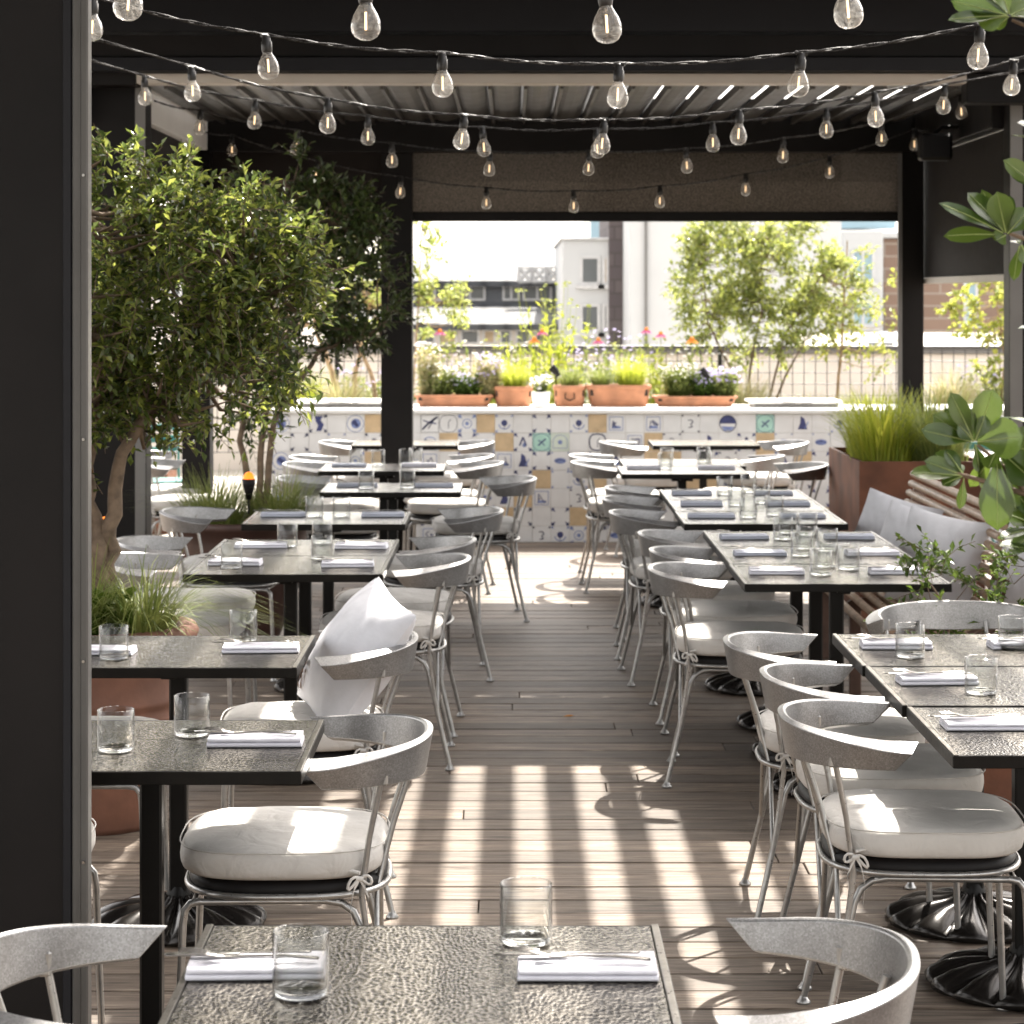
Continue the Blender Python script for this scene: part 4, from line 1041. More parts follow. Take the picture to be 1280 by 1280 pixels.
# right row
RG = ['nearest', 'second', 'third']
for i, (x0, y0) in enumerate(((.932, 5.07), (.925, 5.69), (.92, 6.30))):
    table(x0, y0, tl_ + RG[i] + ' of the near right trio'); yc = y0 + .3
    w_ = 'of ' + RG[i] + ' table in the near right trio'
    setting(x0 + .14, yc + .03, 'at aisle end ' + w_); setting(x0 + .50, yc + .03, 'at far end ' + w_)
glass(1.145, 5.86, 'clear tumbler on the second table in the near right trio'); glass(1.07, 6.45, 'clear tumbler over the aisle end napkin of third table in near right trio'); glass(1.376, 6.6, 'clear tumbler at the right edge of third table in near right trio')
glass(1.34, 5.3, 'clear tumbler at the far end of nearest table in near right trio')
for i, (x0, y0) in enumerate(((.785, 8.10), (.79, 8.71), (.79, 9.32))):
    table(x0, y0, tl_ + RG[i] + ' of the middle right trio by the bench'); yc = y0 + .3
    w_ = 'of ' + RG[i] + ' table in the middle right trio'
    setting(x0 + .14, yc, 'at aisle end ' + w_, i > 0); setting(x0 + .56, yc, 'at the bench end ' + w_, i > 1)
    glass(x0 + .29, yc - .05, 'clear tumbler nearer the aisle ' + w_); glass(x0 + .41, yc + .12, 'clear tumbler nearer the bench ' + w_)
    glass(x0 + .34, yc + .2, 'clear tumbler at the far edge ' + w_)
for i, (x0, y0) in enumerate(((.735, 10.24), (.74, 10.85), (.74, 11.46))):
    table(x0, y0, tl_ + RG[i] + ' of the far right trio beside the rusty planter'); yc = y0 + .3
    w_ = 'of ' + RG[i] + ' table in the far right trio'
    setting(x0 + .14, yc, 'at aisle end ' + w_, True); setting(x0 + .54, yc, 'at the planter end ' + w_, True)
    glass(x0 + .30, yc - .02, 'clear tumbler nearer the aisle ' + w_); glass(x0 + .43, yc + .1, 'clear tumbler nearer the planter ' + w_)
table(.60, 13.12, tl_ + 'sunlit, nearer of two in the far right corner')
table(.64, 13.74, tl_ + 'sunlit, farther of two in the far right corner')
w_ = 'of the sunlit pair, far right corner'
setting(.74, 13.5, 'at left of the nearer table ' + w_, False, False); setting(1.15, 13.5, 'at right of the nearer table ' + w_, False, False)
glass(.86, 13.5, 'clear tumbler at the left of the nearer table ' + w_); glass(1.1, 13.7, 'clear tumbler at the right of the nearer table ' + w_); glass(.9, 13.95, 'clear tumbler at the left of the farther table ' + w_); glass(1.12, 14.05, 'clear tumbler at the right of the farther table ' + w_)
table(.92, 15.65, tl_ + 'right one against the tiled counter')

# ------------------------------------------------------------------ pillows and bench
def pillow_mesh(s=.45, T=.085, seed=1):
    b = MB(); n = 40
    for sg in (-1, 1):
        def fn(u, v):
            a, c = u * 2 - 1, v * 2 - 1
            rc = 1 - .025 * (a * a * c * c) ** 3; x_ = a * (.92 + .08 * c * c) * s / 2 * rc; y_ = c * (.92 + .08 * a * a) * s / 2 * rc
            h = T * (max(0, (1 - a ** 2) * (1 - c ** 2))) ** .55
            h += .7 * (.012 * mnoise.noise(Vector((a * 2.2 + seed, c * 2.2, sg))) + .007 * mnoise.noise(Vector((a * 7 + c * 3, c * 2.5 + seed, sg)))) * min(1, h / .02)
            return (x_, y_, sg * h)
        b.grid(fn if sg > 0 else (lambda u, v: fn(1 - u, v)), n, n)
    return b
def pillow(label, loc, e1, e2, s, T, seed, emblem=True, ex=-.12, ey=-.12, k=1.3):
    """e1: direction of the upright edge, e2: direction of the bottom edge"""
    o = pillow_mesh(s, T, seed).build('pillow', M['pillow']); tag(o, label, 'pillow', 'scatter pillows')
    Y = Vector(e1).normalized(); X = Vector(e2); X = (X - Y * X.dot(Y)).normalized(); Z = X.cross(Y)
    o.matrix_world = Matrix.Translation(loc) @ Matrix((X, Y, Z)).transposed().to_4x4()
    if emblem:
        b = MB(); sg = 1 if Z.x < 0 else -1
        def at_(x_, y_):
            a, c = x_ / (s / 2) / .94, y_ / (s / 2) / .94
            return (x_, y_, sg * (T * (max(0.001, (1 - a * a) * (1 - c * c))) ** .55 + .010))
        shapes = [[(0, .02), (.05, .02), (.05, .032), (0, .032)], [(.014, -.02), (.024, -.02), (.026, .02), (.016, .02)], [(.03, .0), (.05, .004), (.046, .012), (.03, .01)], [(.036, -.03), (.046, -.03), (.046, .0), (.036, .0)], [(.0, -.034), (.03, -.038), (.028, -.028), (.0, -.026)]]
        for sh_ in shapes: b.add([at_(ex + a * k * 1.5, ey + c * k) for a, c in sh_], [(0, 1, 2, 3)], 0)
        b.build('emblem', M['emblem'], o)
    return o
pillow('large white pillow with brown emblem leaning on a chair in the left row', (-.45, 6.88, .69), (.23, .02, .33), (.15, -.42, -.05), .43, .10, 1, True, -.14, -.13)
bn = thing('slatted_bench', 'wooden slatted bench with curved back along the right tables', 'bench', (1.42, 9.3, 0))
LB = 2.15
def bench_pts(): 
    P = [(.0, .40), (.05, .43), (.11, .44), (.17, .437), (.23, .43), (.29, .425), (.345, .44), (.385, .48), (.405, .54), (.42, .60), (.435, .66), (.45, .72), (.465, .78), (.475, .84)]
    return P
sl = MB()
for i, (x_, z_) in enumerate(bench_pts()[:7]): sl.tube([(x_, 0, z_), (x_, LB, z_)], .017, 10)
sl.build('seat', M['woodslat'], bn)
sl = MB()
bp7 = [(.385 + .11 * f ** .8, .475 + .40 * f) for f in [k / 9 for k in range(10)]]
for i, (x_, z_) in enumerate(bp7): sl.tube([(x_, 0, z_), (x_, LB, z_)], .0165, 10)
sl.build('backrest', M['woodslat'], bn)
for yy in (.02, LB / 2, LB - .05):
    def endp(b):
        pts = [(x_ + (.02 if z_ > .45 else 0), z_ - (.02 if z_ < .5 else 0)) for x_, z_ in bench_pts()]
        for (a, c), (a2, c2) in zip(pts, pts[1:]): 
            vs = [(a, yy, c), (a2, yy, c2), (a2 + .05, yy, c2 - .04), (a + .05, yy, c - .05)]
            b.add(vs + [(p_[0], p_[1] + .03, p_[2]) for p_ in vs], [(0, 1, 2, 3), (7, 6, 5, 4), (0, 4, 5, 1), (2, 6, 7, 3), (1, 5, 6, 2), (0, 3, 7, 4)])
        
    part(bn, 'end_frame', M['woodend'], endp)
    part(bn, 'leg', M['woodend'], lambda b: (b.box(.04, .09, yy - .002, yy + .032, 0, .40, 0, .004)))
    part(bn, 'leg', M['woodend'], lambda b: (b.box(.37, .45, yy - .002, yy + .032, 0, .50, 0, .004)))
pillow('pale grey pillow farthest along the slatted bench', (1.66, 10.5, .66), (.15, .06, .36), (.3, -.22, -.02), .39, .075, 2, True, -.12, -.13)
pillow('pale grey pillow in the middle of three on the slatted bench', (1.68, 10.05, .65), (.15, .06, .36), (.3, -.22, -.02), .38, .075, 3, True, -.12, -.13)
pillow('pale grey pillow nearest of three on the slatted bench', (1.71, 9.62, .66), (.12, .06, .37), (.28, -.24, -.02), .40, .08, 4, False)
b2 = thing('slatted_bench', 'second wooden bench back to back with the first at the right edge', 'bench', (2.0, 8.45, 0))
part(b2, 'seat', M['woodslat'], lambda b: [b.tube([(x_, 0, .42), (x_, 1.2, .42)], .017, 8) for x_ in (0, .06, .12, .18, .24, .3, .36)])
part(b2, 'leg', M['woodend'], lambda b: b.box(.0, .04, .03, .07, 0, .40, 0, .003)); part(b2, 'leg', M['woodend'], lambda b: b.box(.34, .38, .03, .07, 0, .40, 0, .003))
part(b2, 'leg', M['woodend'], lambda b: b.box(.0, .04, 1.1, 1.14, 0, .40, 0, .003)); part(b2, 'leg', M['woodend'], lambda b: b.box(.34, .38, 1.1, 1.14, 0, .40, 0, .003))
part(b2, 'backrest', M['woodslat'], lambda b: [b.tube([(.38 + z_ * .1, 0, .48 + z_), (.38 + z_ * .1, 1.2, .48 + z_)], .017, 8) for z_ in (0, .06, .12, .18, .24, .3)])
pillow('white pillow upright at the right edge behind the shrub', (2.03, 9.1, .66), (.12, .02, .38), (.3, -.3, -.03), .48, .08, 6, True, -.2, -.1)

# ------------------------------------------------------------------ string lights
M['socket'] = mat('socket_black', (.015, .014, .013), .4)
def bulb_meshes():
    g_ = MB(); g_.lathe([(.0135, .0), (.0142, -.007), (.0185, -.015), (.0255, -.027), (.0305, -.041), (.032, -.053), (.0298, -.065), (.0228, -.0755), (.012, -.0815), (.001, -.083)], 28)
    s_ = MB(); s_.lathe([(.001, .048), (.009, .048), (.012, .044), (.0125, .030), (.0155, .028), (.016, .006), (.0145, -.002), (.013, -.004)], 18); s_.tube([(-.018, 0, .046), (.018, 0, .046)], .006, 8)
    f_ = MB()
    f_.tube([(.0, 0, -.022), (0, 0, -.060)], .0026, 6)
    st_ = MB(); st_.tube([(0, 0, 0), (0, 0, -.02)], [.006, .002], 8); st_.tube([(0, .0, -.02), (.006, 0, -.04), (0, 0, -.06)], .0004, 4)
    return g_, s_, f_, st_
gm, sm_, fm, stm = bulb_meshes(); proto = None
def string(label, D, bulbs, xa, za, xb, zb, tilt=0):
    global proto
    t = thing('string_lights', label, 'string lights', (0, D, 2.3), 0, 'strings of clear bulbs under the pergola')
    pts = []
    for (px, py) in bulbs:
        w3 = at(px, py, D); pts.append(Vector((w3.x, 0, w3.z + .055 - 2.3)))
    for p_ in pts:
        rt = (R.uniform(-.08, .08), R.uniform(-.13, .13), R.uniform(0, 3))
        if proto is None:
            bb = gm.build('bulb', M['bulbglass'], t); bb.location = p_; bb.rotation_euler = rt
            sm_.build('socket', M['socket'], bb); fm.build('filament', M['filament'], bb); stm.build('stem', M['glass'], bb); proto = bb
        else:
            bb = proto.copy(); COL.objects.link(bb); bb.parent = t; bb.location = p_; bb.rotation_euler = rt
            for c in list(proto.children): q = c.copy(); COL.objects.link(q); q.parent = bb
    path = [Vector((xa, 0, za - 2.3))] + [p_ + Vector((0, 0, .048)) for p_ in pts] + [Vector((xb, 0, zb - 2.3))]
    c = MB()
    for k in (0, 1):
        fine = []
        for i in range(len(path) - 1):
            a, b_ = path[i], path[i + 1]; n = 14
            for q in range(n):
                f = q / n; p_ = a.lerp(b_, f); p_ = p_ + Vector((0, 0, -.012 * math.sin(PI * f)))
                ph = f * PI * 5 + k * PI
                fine.append(p_ + Vector((0, math.sin(ph), math.cos(ph))) * .0035)
        fine.append(path[-1]); c.tube(fine, .0028, 5)
    c.build('cable', M['cablem'], t)
SL = 'string of clear filament bulbs, '
string(SL + 'nearest row with its bulbs cut by the top edge', 5.05, [(162, 10), (457, 35), (757, 38), (1058, 20)], -2.9, 3.2, 3.2, 3.2)
string(SL + 'second row from the camera', 6.95, [(116, 40), (334, 88), (553, 110), (773, 124), (1000, 110), (1224, 75)], -2.9, 3.15, 3.6, 3.15)
string(SL + 'third row, sagging across the pale beam trim', 8.9, [(240, 118), (410, 158), (579, 178), (754, 184), (924, 172), (1094, 150), (1266, 110)], -2.9, 3.1, 3.6, 3.1)
string(SL + 'fourth row just below the third', 10.6, [(181, 124), (319, 154), (460, 174), (604, 188), (746, 190), (891, 182), (1033, 165), (1180, 135)], -2.9, 3.1, 3.6, 3.0)
string(SL + 'fifth row under the louvres', 12.6, [(250, 162), (371, 187), (490, 203), (612, 214), (736, 213), (858, 210), (979, 197), (1102, 176), (1201, 143)], -1.88, 2.75, 2.55, 2.75)
string(SL + 'sixth row, farthest, hanging against the mesh screen', 14.4, [(290, 190), (396, 222), (501, 242), (608, 256), (717, 260), (825, 254), (932, 239), (1037, 217), (1143, 183)], -1.88, 2.72, 2.5, 2.72)

# ------------------------------------------------------------------ things on the counter
def trough(label, x0, x1, y0, h, dpt=.26, z=CZ, handles=False):
    t = thing('terracotta_trough', label, 'planter', ((x0 + x1) / 2, y0, z + .001), 0, 'terracotta troughs on the counter'); hw = (x1 - x0) / 2
    def fn(u, v):
        prof = [(.86, 0), (.88, .01), (.94, .35), (.97, .72), (.965, .76), (1.02, .80), (1.03, .9), (1.01, .985), (.97, 1.0), (.93, .96), (.92, .7)]
        j = min(len(prof) - 1, int(round(v * (len(prof) - 1)))); k, zz = prof[j]; a = 2 * PI * u; c, s_ = math.cos(a), math.sin(a)
        return (hw * k * math.copysign(abs(c) ** .45, c), dpt / 2 * k * math.copysign(abs(s_) ** .45, s_), zz * h)
    part(t, 'vessel', M['terra'], lambda b: b.grid(fn, 48, 10, cu=True))
    part(t, 'soil', M['soil'], lambda b: b.box(-hw * .9, hw * .9, -dpt * .42, dpt * .42, h * .5, h * .82))
    if handles: part(t, 'handle', M['black'], lambda b: b.tube([(-.03, -dpt / 2 - .004, h * .65), (-.035, -dpt / 2 - .02, h * .4), (0, -dpt / 2 - .025, h * .3), (.035, -dpt / 2 - .02, h * .4), (.03, -dpt / 2 - .004, h * .65)], .005, 6))
trough('long low terracotta trough next to the middle post on the counter', -.70, -.14, 17.35, .085)
trough('deep terracotta trough left of the small white pot', -.13, .15, 17.38, .145)
trough('terracotta trough with a wire handle right of the small white pot', .30, .53, 17.38, .15, handles=True)
trough('widest rolled rim terracotta trough in the middle of the counter', .54, 1.0, 17.36, .155)
trough('long low terracotta trough near the right white tray', 1.02, 1.62, 17.35, .075)
wp = thing('white_flower_pot', 'small white ceramic pot of white flowers on the counter edge', 'flower pot', (.205, 17.05, CZ + .001))
part(wp, 'vessel', M['white'], lambda b: b.lathe([(.001, 0), (.05, 0), (.054, .01), (.066, .1), (.068, .115), (.062, .116), (.058, .09)], 28))
part(wp, 'soil', M['soil'], lambda b: b.lathe([(.001, .095), (.03, .1), (.058, .095)], 20))
def flower_plant(name, label, base, h, spread, nst, petal, green, head=.014, seed=1, group=None, leafn=6, leafl=.04, cat='plant', headn=1, z0=.0):
    r = random.Random(seed); st_ = MB(); fl = MB(); t = thing(name, label, cat, base, 0, group)
    for _ in range(nst):
        a = r.uniform(0, 2 * PI); rr = math.sqrt(r.random()); o = Vector((math.cos(a) * rr * spread[0] * .45, math.sin(a) * rr * spread[1] * .45, 0))
        e = Vector((math.cos(a) * rr * spread[0], math.sin(a) * rr * spread[1], h * r.uniform(.55, 1.1))); mid = o.lerp(e, .5) + rv(r) * h * .06
        st_.tube([o, mid, e], [.0025, .0018, .001], 4, cap=False)
        for _l in range(leafn):
            f = r.uniform(.05, .85); p_ = o.lerp(mid, f * 2) if f < .5 else mid.lerp(e, f * 2 - 1)
            leafquad(st_, p_, rv(r) + Vector((0, 0, .5)), Vector((0, 0, 1)), leafl * r.uniform(.6, 1.2), leafl * .35)
        for _h in range(headn):
            c = e + rv(r) * head * (1.5 if headn > 1 else 0)
            ax = (Vector((0, -.4, 1)) + rv(r) * .6).normalized(); u = ax.cross(Vector((1, 0, 0))).normalized(); v = ax.cross(u); np_ = 6
            for k in range(np_):
                d = u * math.cos(k * 2 * PI / np_) + v * math.sin(k * 2 * PI / np_); leafquad(fl, c, d + ax * .25, ax, head, head * .7)
    st_.build('stems', green, t); tag(fl.build('blossom', petal, t), kind='stuff'); return t
flower_plant('white_flowers', 'bushy plant with white blooms in the small white pot', (.205, 17.05, CZ + .10), .10, (.07, .06), 26, M['petalwhite'], M['leaf'], .018, 31, None, 6, .04, headn=2)
FG = 'flowering plants in the troughs'
k_ = 40
for (px, h, sp, ns, pm, gm_, hd, hn, lb) in [
    (550, .22, (.14, .1), 60, 'petalwhite', 'grass', .014, 2, 'white daisies with green stems at the left end of the low left trough'),
    (585, .17, (.12, .1), 60, 'petallilac', 'leafbox', .012, 2, 'bushy green plant with lilac blooms in the low left trough'),
    (612, .30, (.10, .1), 50, 'petallilac', 'straw', .012, 3, 'lilac flower haze where the low left trough ends'),
    (850, .24, (.16, .1), 70, 'petalwhite', 'grass', .012, 2, 'soft green plant with pale blooms at the left of the low right trough'),
    (878, .18, (.12, .1), 60, 'petallilac', 'leafbox', .012, 2, 'green plant with lilac blooms below the black spotlight'),
    (905, .20, (.12, .1), 60, 'petallilac', 'grass', .014, 3, 'lilac trailing flowers at the right end of the low right trough'),
    (535, .38, (.10, .1), 30, 'petalwhite', 'straw', .014, 1, 'tall wispy white flowers beside the middle post')]:
    p_ = at(px, 490, 17.36)
    flower_plant('flowering_plant', lb, (p_.x, 17.36, CZ + .05), h, sp, ns + 40, M[pm], M[gm_], hd * .95, k_, FG, 12, .05, headn=max(1, hn - 1)); k_ += 1
grass('lime_grass', 'lime green grass tuft in the deep trough left of white pot', (.02, 17.38, CZ + .12), 420, .24, .14, M['grasslime'], .007, 51, .08, 'grass tufts in the troughs')
grass('lime_grass', 'bright yellow green grass tuft at the right of the widest trough', (.86, 17.36, CZ + .13), 520, .27, .15, M['grasslime'], .007, 52, .09, 'grass tufts in the troughs')
grass('lime_grass', 'dark green drooping grass at the left of the widest trough', (.64, 17.36, CZ + .13), 320, .2, .14, M['grass'], .006, 53, .06, 'grass tufts in the troughs')
grass('lime_grass', 'green grass tuft in the trough with the wire handle', (.42, 17.38, CZ + .12), 300, .22, .12, M['grass'], .006, 54, .06, 'grass tufts in the troughs')
def spotlight(px, py, label):
    w3 = at(px, py, 17.3); t = thing('garden_spotlight', label, 'spotlight', (w3.x, 17.3, CZ + .002), 0, 'black spike spotlights in the troughs'); h = w3.z - CZ
    part(t, 'stake', M['black'], lambda b: b.tube([(0, 0, 0), (0, 0, h - .02)], .005, 8))
    part(t, 'lamp_head', M['black'], lambda b: b.tube([(-.035, 0, h + .035), (-.01, 0, h + .01), (.02, 0, h - .03)], [.03, .027, .016], 16))
spotlight(882, 468, 'black spike spotlight above the low right trough'); spotlight(695, 465, 'black spike spotlight behind the small white pot')

# ------------------------------------------------------------------ garden beds behind
boxplanter('garden_bed', 'long raised clay coloured planting bed behind the counter', -1.92, 5.6, 19.2, 21.2, .72, M['terradark'], None, .04)
st_ = MB(); r_ = random.Random(77)
def bedclump(px, D, h, kind, lb, i, sp=.28):
    w3 = at(px, 450, D)
    if kind == 'g': return grass('meadow_grass', lb, (w3.x, D, .68), 420, h, sp, M['straw' if i % 3 else 'grasslime'], .011, 100 + i, .16, 'meadow grasses in the raised bed', cat='grass plant')
    pm, gm_ = {'p': ('petalpink', 'grass'), 'l': ('petallilac', 'grass'), 'w': ('petalwhite', 'grass'), 'o': ('petalorange', 'grass'), 'y': ('leaflime', 'grasslime')}[kind]
    return flower_plant('meadow_flowers', lb, (w3.x, D, .68), h, (sp, .3), 46, M[pm], M[gm_], .020, 200 + i, 'meadow flowers in the raised bed', 12, .075, headn=1 if kind in 'wl' else 2)
bedspec = [(372, 'g', .45, 'straw grass tuft far left behind the counter tray'), (425, 'g', .4, 'grass tuft left of the middle post in the raised bed'), (465, 'l', .45, 'lilac flowers immediately left of the middle post'), (545, 'l', .55, 'lilac flowers in the bed over the low left trough'), (585, 'g', .5, 'grass tuft in the bed between lilac clumps'),
           (615, 'w', .5, 'white flowers in the bed left of the lime spire'), (650, 'y', .55, 'lime clump in the bed above the deep trough'), (690, 'y', .85, 'tall lime green spire behind the small white pot'), (730, 'l', .6, 'tall lilac flowers in the bed in front of white building'),
           (765, 'l', .75, 'tallest lilac flowers before the dark brick strip'), (800, 'y', .5, 'lime clump above the widest trough'), (845, 'g', .5, 'grass tuft left of the far tree'), (880, 'w', .45, 'white flowers under the far tree'), (930, 'g', .4, 'grass tuft under the right of the far tree'), (1010, 'g', .22, 'short grass tuft right of the far tree'), (1080, 'g', .25, 'short grass tuft left of the right post'), (1190, 'g', .45, 'grass tuft seen through the right side opening'), (1240, 'l', .45, 'lilac flowers seen through the right side opening')]
for i, (px, k, h, lb) in enumerate(bedspec): bedclump(px, 19.5 + (i % 3) * .35, h * (.95 if k == 'l' else 1.25), k, lb, i, .34)
# coneflowers
def coneflower(px, py, D, col, label, seed):
    w3 = at(px, py, D); r = random.Random(seed); base = Vector((w3.x + r.uniform(-.04, .04), D, .98 if D < 18 else .70))
    t = thing('coneflower', label, 'flower', base, 0, 'coneflowers behind the counter'); e = w3 - base
    part(t, 'stem', M['grass'], lambda b: (b.tube([(0, 0, 0), e * .5 + Vector((.01, 0, 0)), e], .0035, 6), [leafquad(b, e * f, Vector((r.uniform(-1, 1), -.3, .4)), Vector((0, 0, 1)), .09, .025) for f in (.2, .35, .5)]))
    def pt(b):
        for k in range(13):
            a = 2 * PI * k / 13; leafquad(b, e + Vector((0, 0, .0)), Vector((math.cos(a), math.sin(a), -.55)), Vector((0, 0, 1)), .062, .022)
    part(t, 'petals', M[col], pt)
    part(t, 'cone', M['petalorange'], lambda b: b.lathe([(.015, -.006), (.017, .004), (.012, .016), (.001, .02)], 12, tuple(e)))
for i, (px, py, c, lb) in enumerate([(678, 414, 'petalpink', 'pink coneflower with orange centre right of the metal roofed building'), (748, 425, 'petalpink', 'low red coneflower in front of the white building'), (808, 412, 'petalpink', 'pale pink coneflower left of the magenta one'), (826, 417, 'petalpink', 'magenta coneflower against the big white wall'), (865, 424, 'petalorange', 'yellow orange daisy under the far tree'), (668, 424, 'petalorange', 'orange daisy just left of the pink coneflower'), (550, 414, 'petalpink', 'pale coneflower against the metal roofed building')]):
    coneflower(px, py, 18.9, c, lb, i)
TG = 'multi stemmed trees in the raised bed'
tree('garden_tree', 'airy multi stemmed tree with yellow green leaves right of the flowers', 'tree', (2.0, 20.2, .68),
     [[(1.92, 20.2, .68), (1.85, 20.2, 1.1), (1.65, 20.2, 1.5), (1.6, 20.2, 2.0)], [(2.0, 20.2, .68), (2.0, 20.2, 1.1), (2.1, 20.2, 1.6), (2.1, 20.2, 2.2)], [(2.1, 20.2, .68), (2.2, 20.2, 1.0), (2.3, 20.2, 1.4), (2.6, 20.2, 1.9)], [(2.15, 20.2, .68), (2.3, 20.2, 1.05), (2.5, 20.2, 1.4)]],
     [((1.75, 20.2, 1.85), (.4, .3, .36)), ((2.25, 20.2, 1.95), (.5, .3, .4)), ((2.0, 20.2, 1.45), (.55, .3, .28)), ((2.65, 20.2, 1.75), (.3, .25, .35)), ((1.55, 20.2, 2.05), (.15, .2, .2)), ((2.0, 20.2, 2.3), (.6, .3, .2))],
     370, .052, .03, M['leafyellow'], M['bark'], .014, TG, 31, 4, 8, .18, .7)
tree('garden_tree', 'yellow leaved tree beside the right post behind the counter', 'tree', (2.75, 20.4, .68),
     [[(2.75, 20.4, .68), (2.8, 20.4, 1.3), (2.85, 20.4, 2.2)]], [((2.8, 20.4, 1.7), (.3, .25, .5)), ((3.1, 20.4, 1.5), (.2, .2, .4))], 40, .055, .03, M['leaflime'], M['bark2'], .016, TG, 32, 4, 7, .16, .5)
tree('garden_tree', 'pale yellow leaved branch tree seen just right of the middle post', 'tree', (-.78, 20.0, .68),
     [[(-.85, 20, .68), (-.8, 20, 1.3), (-.75, 20, 2.3)]], [((-.68, 20, 1.95), (.22, .25, .35)), ((-.6, 20, 1.55), (.2, .2, .3)), ((-.4, 20, 1.75), (.12, .15, .06))], 44, .055, .03, M['leafyellow'], M['bark2'], .010, TG, 33, 4, 7, .15, .5)
tree('garden_tree', 'pale stemmed tree with lime leaves left of the middle post', 'tree', (-1.4, 20.0, .68),
     [[(-1.4, 20, .68), (-1.5, 20, 1.1), (-1.65, 20, 1.5), (-1.7, 20, 2.2)], [(-1.35, 20, .68), (-1.3, 20, 1.1), (-1.2, 20, 1.6)], [(-1.1, 20, .68), (-1.15, 20, 1.0), (-1.35, 20, 1.5)]],
     [((-1.5, 20, 1.9), (.5, .3, .35)), ((-1.15, 20, 1.85), (.3, .3, .4)), ((-2.2, 20, 1.9), (.4, .3, .5))], 110, .055, .03, M['leafyellow'], M['bark2'], .028, TG, 34, 4, 8, .17, .5)
tree('garden_tree', 'small lime leaved maple seen through the right side opening', 'tree', (4.1, 20.2, .68),
     [[(4.1, 20.2, .68), (4.15, 20.2, 1.2), (4.05, 20.2, 1.8)]], [((4.05, 20.2, 1.6), (.32, .25, .3)), ((4.1, 20.2, 1.2), (.2, .2, .2)), ((3.75, 20.2, 1.65), (.14, .15, .12))], 55, .06, .045, M['leaflime'], M['bark2'], .014, TG, 35, 4, 7, .15, .5)
# mesh fence
fe = thing('mesh_fence', 'dark wire mesh fence behind the raised garden bed', 'fence', (0, 21.9, 0))
b = MB(); x = -5.0
while x < 6.5: b.tube([(x, 0, .3), (x, 0, 1.24)], .004, 4, cap=False); x += .105
for i in range(10): b.tube([(-5, .004, .3 + i * .104), (6.5, .004, .3 + i * .104)], .004, 4, cap=False)
b.build('wire_mesh', M['wire'], fe)
for x in (-4.4, -2.9, -1.6, .2, 1.9, 3.65, 5.4): part(fe, 'post', M['wire'], lambda b: b.box(x - .02, x + .02, .01, .04, 0, 1.26, 0, .003))
part(fe, 'top_rail', M['wire'], lambda b: b.tube([(-5, .02, 1.26), (6.5, .02, 1.26)], .012, 8))
# terrace parapet
pr = thing('parapet_wall', 'pale low parapet wall with grey coping behind the mesh fence', 'wall', (0, 23.9, 0))
part(pr, 'wall', M['stone'], lambda b: b.box(-9, 10, 0, .3, -.3, 1.15)); part(pr, 'coping', M['alu'], lambda b: b.box(-9, 10, -.04, .34, 1.152, 1.22, 0, .005))
# left parapet/terrace furniture
pr = thing('side_wall', 'low pale terrace wall at far left outside the pergola', 'wall', (-4.6, 10, 0))
part(pr, 'wall', M['stone'], lambda b: b.box(-.15, .15, 0, 13, 0, 1.0)); part(pr, 'coping', M['white'], lambda b: b.box(-.2, .2, 0, 13, 1.002, 1.05, 0, .005))
boxplanter('wooden_planter', 'orange brown boxy planter on the left terrace behind the tree', -3.8, -2.5, 17.4, 17.9, .5, M['corten'], 'planters among the tables')
grass('meadow_grass', 'green grass in the orange brown planter on the left terrace', (-3.0, 17.6, .58), 500, .5, .4, M['grass'], .008, 61, .25, 'meadow grasses in the raised bed')
def tq(x, y, label, rz=0):
    t = thing('turquoise_chair', label, 'chair', (x, y, 0), rz, 'turquoise garden chairs')
    part(t, 'seat', M['turq'], lambda b: [b.box(-.19, .19, -.19 + i * .065, -.14 + i * .065, .44, .455, 0, .002) for i in range(6)])
    part(t, 'backrest', M['turq'], lambda b: [b.box(-.19, .19, .2, .212, .62 + i * .08, .67 + i * .08, 0, .002) for i in range(3)])
    for sx in (-1, 1):
        part(t, 'leg', M['turq'], lambda b: b.tube([(sx * .2, .21, .85), (sx * .2, .19, .45), (sx * .2, -.2, 0)], .009, 8)); part(t, 'leg', M['turq'], lambda b: b.tube([(sx * .2, -.18, .45), (sx * .2, .22, 0)], .009, 8))
tq(-2.45, 16.6, 'turquoise folding garden chair on the left terrace behind the tree', .4)
tq(2.95, 15.9, 'turquoise folding garden chair behind the bench on the right terrace', -.6)
sf = thing('outdoor_sofa', 'white cushioned outdoor sofa on the left terrace behind the trees', 'sofa', (-2.9, 15.6, 0))
part(sf, 'base', M['woodend'], lambda b: b.box(-.5, .5, -.35, .35, .08, .3, 0, .01)); part(sf, 'seat_cushion', M['cushion'], lambda b: b.box(-.48, .48, -.36, .2, .302, .45, 0, .03)); part(sf, 'back_cushion', M['cushion'], lambda b: b.box(-.48, .48, .2, .38, .35, .8, 0, .04))
for sx in (-.42, .42): part(sf, 'leg', M['woodend'], lambda b: b.box(sx - .03, sx + .03, -.3, .3, 0, .079, 0, .004))
rt_ = thing('terrace_table', 'white topped table on the right terrace seen through the side opening', 'table', (3.2, 14.6, 0))
part(rt_, 'tabletop', M['white'], lambda b: b.box(-.4, .4, -.4, .4, .72, .75, 0, .005)); part(rt_, 'column', M['column'], lambda b: b.box(-.03, .03, -.03, .03, .03, .719, 0, .004)); part(rt_, 'base', M['iron'], lambda b: b.lathe([(.002, .05), (.05, .045), (.2, .02), (.24, .001)], 30))
# fallen leaf
b = MB(); obleaf(b, Vector((0, 0, .004)), Vector((1, .2, 0)), Vector((0, 0, 1)), .055, .018, 0, -.05, .4); tag(b.build('fallen_leaf', [M['petalorange'], M['straw']], loc=(.20, 9.78, .004)), 'dry fallen leaf lying on the deck in the aisle', 'leaf')

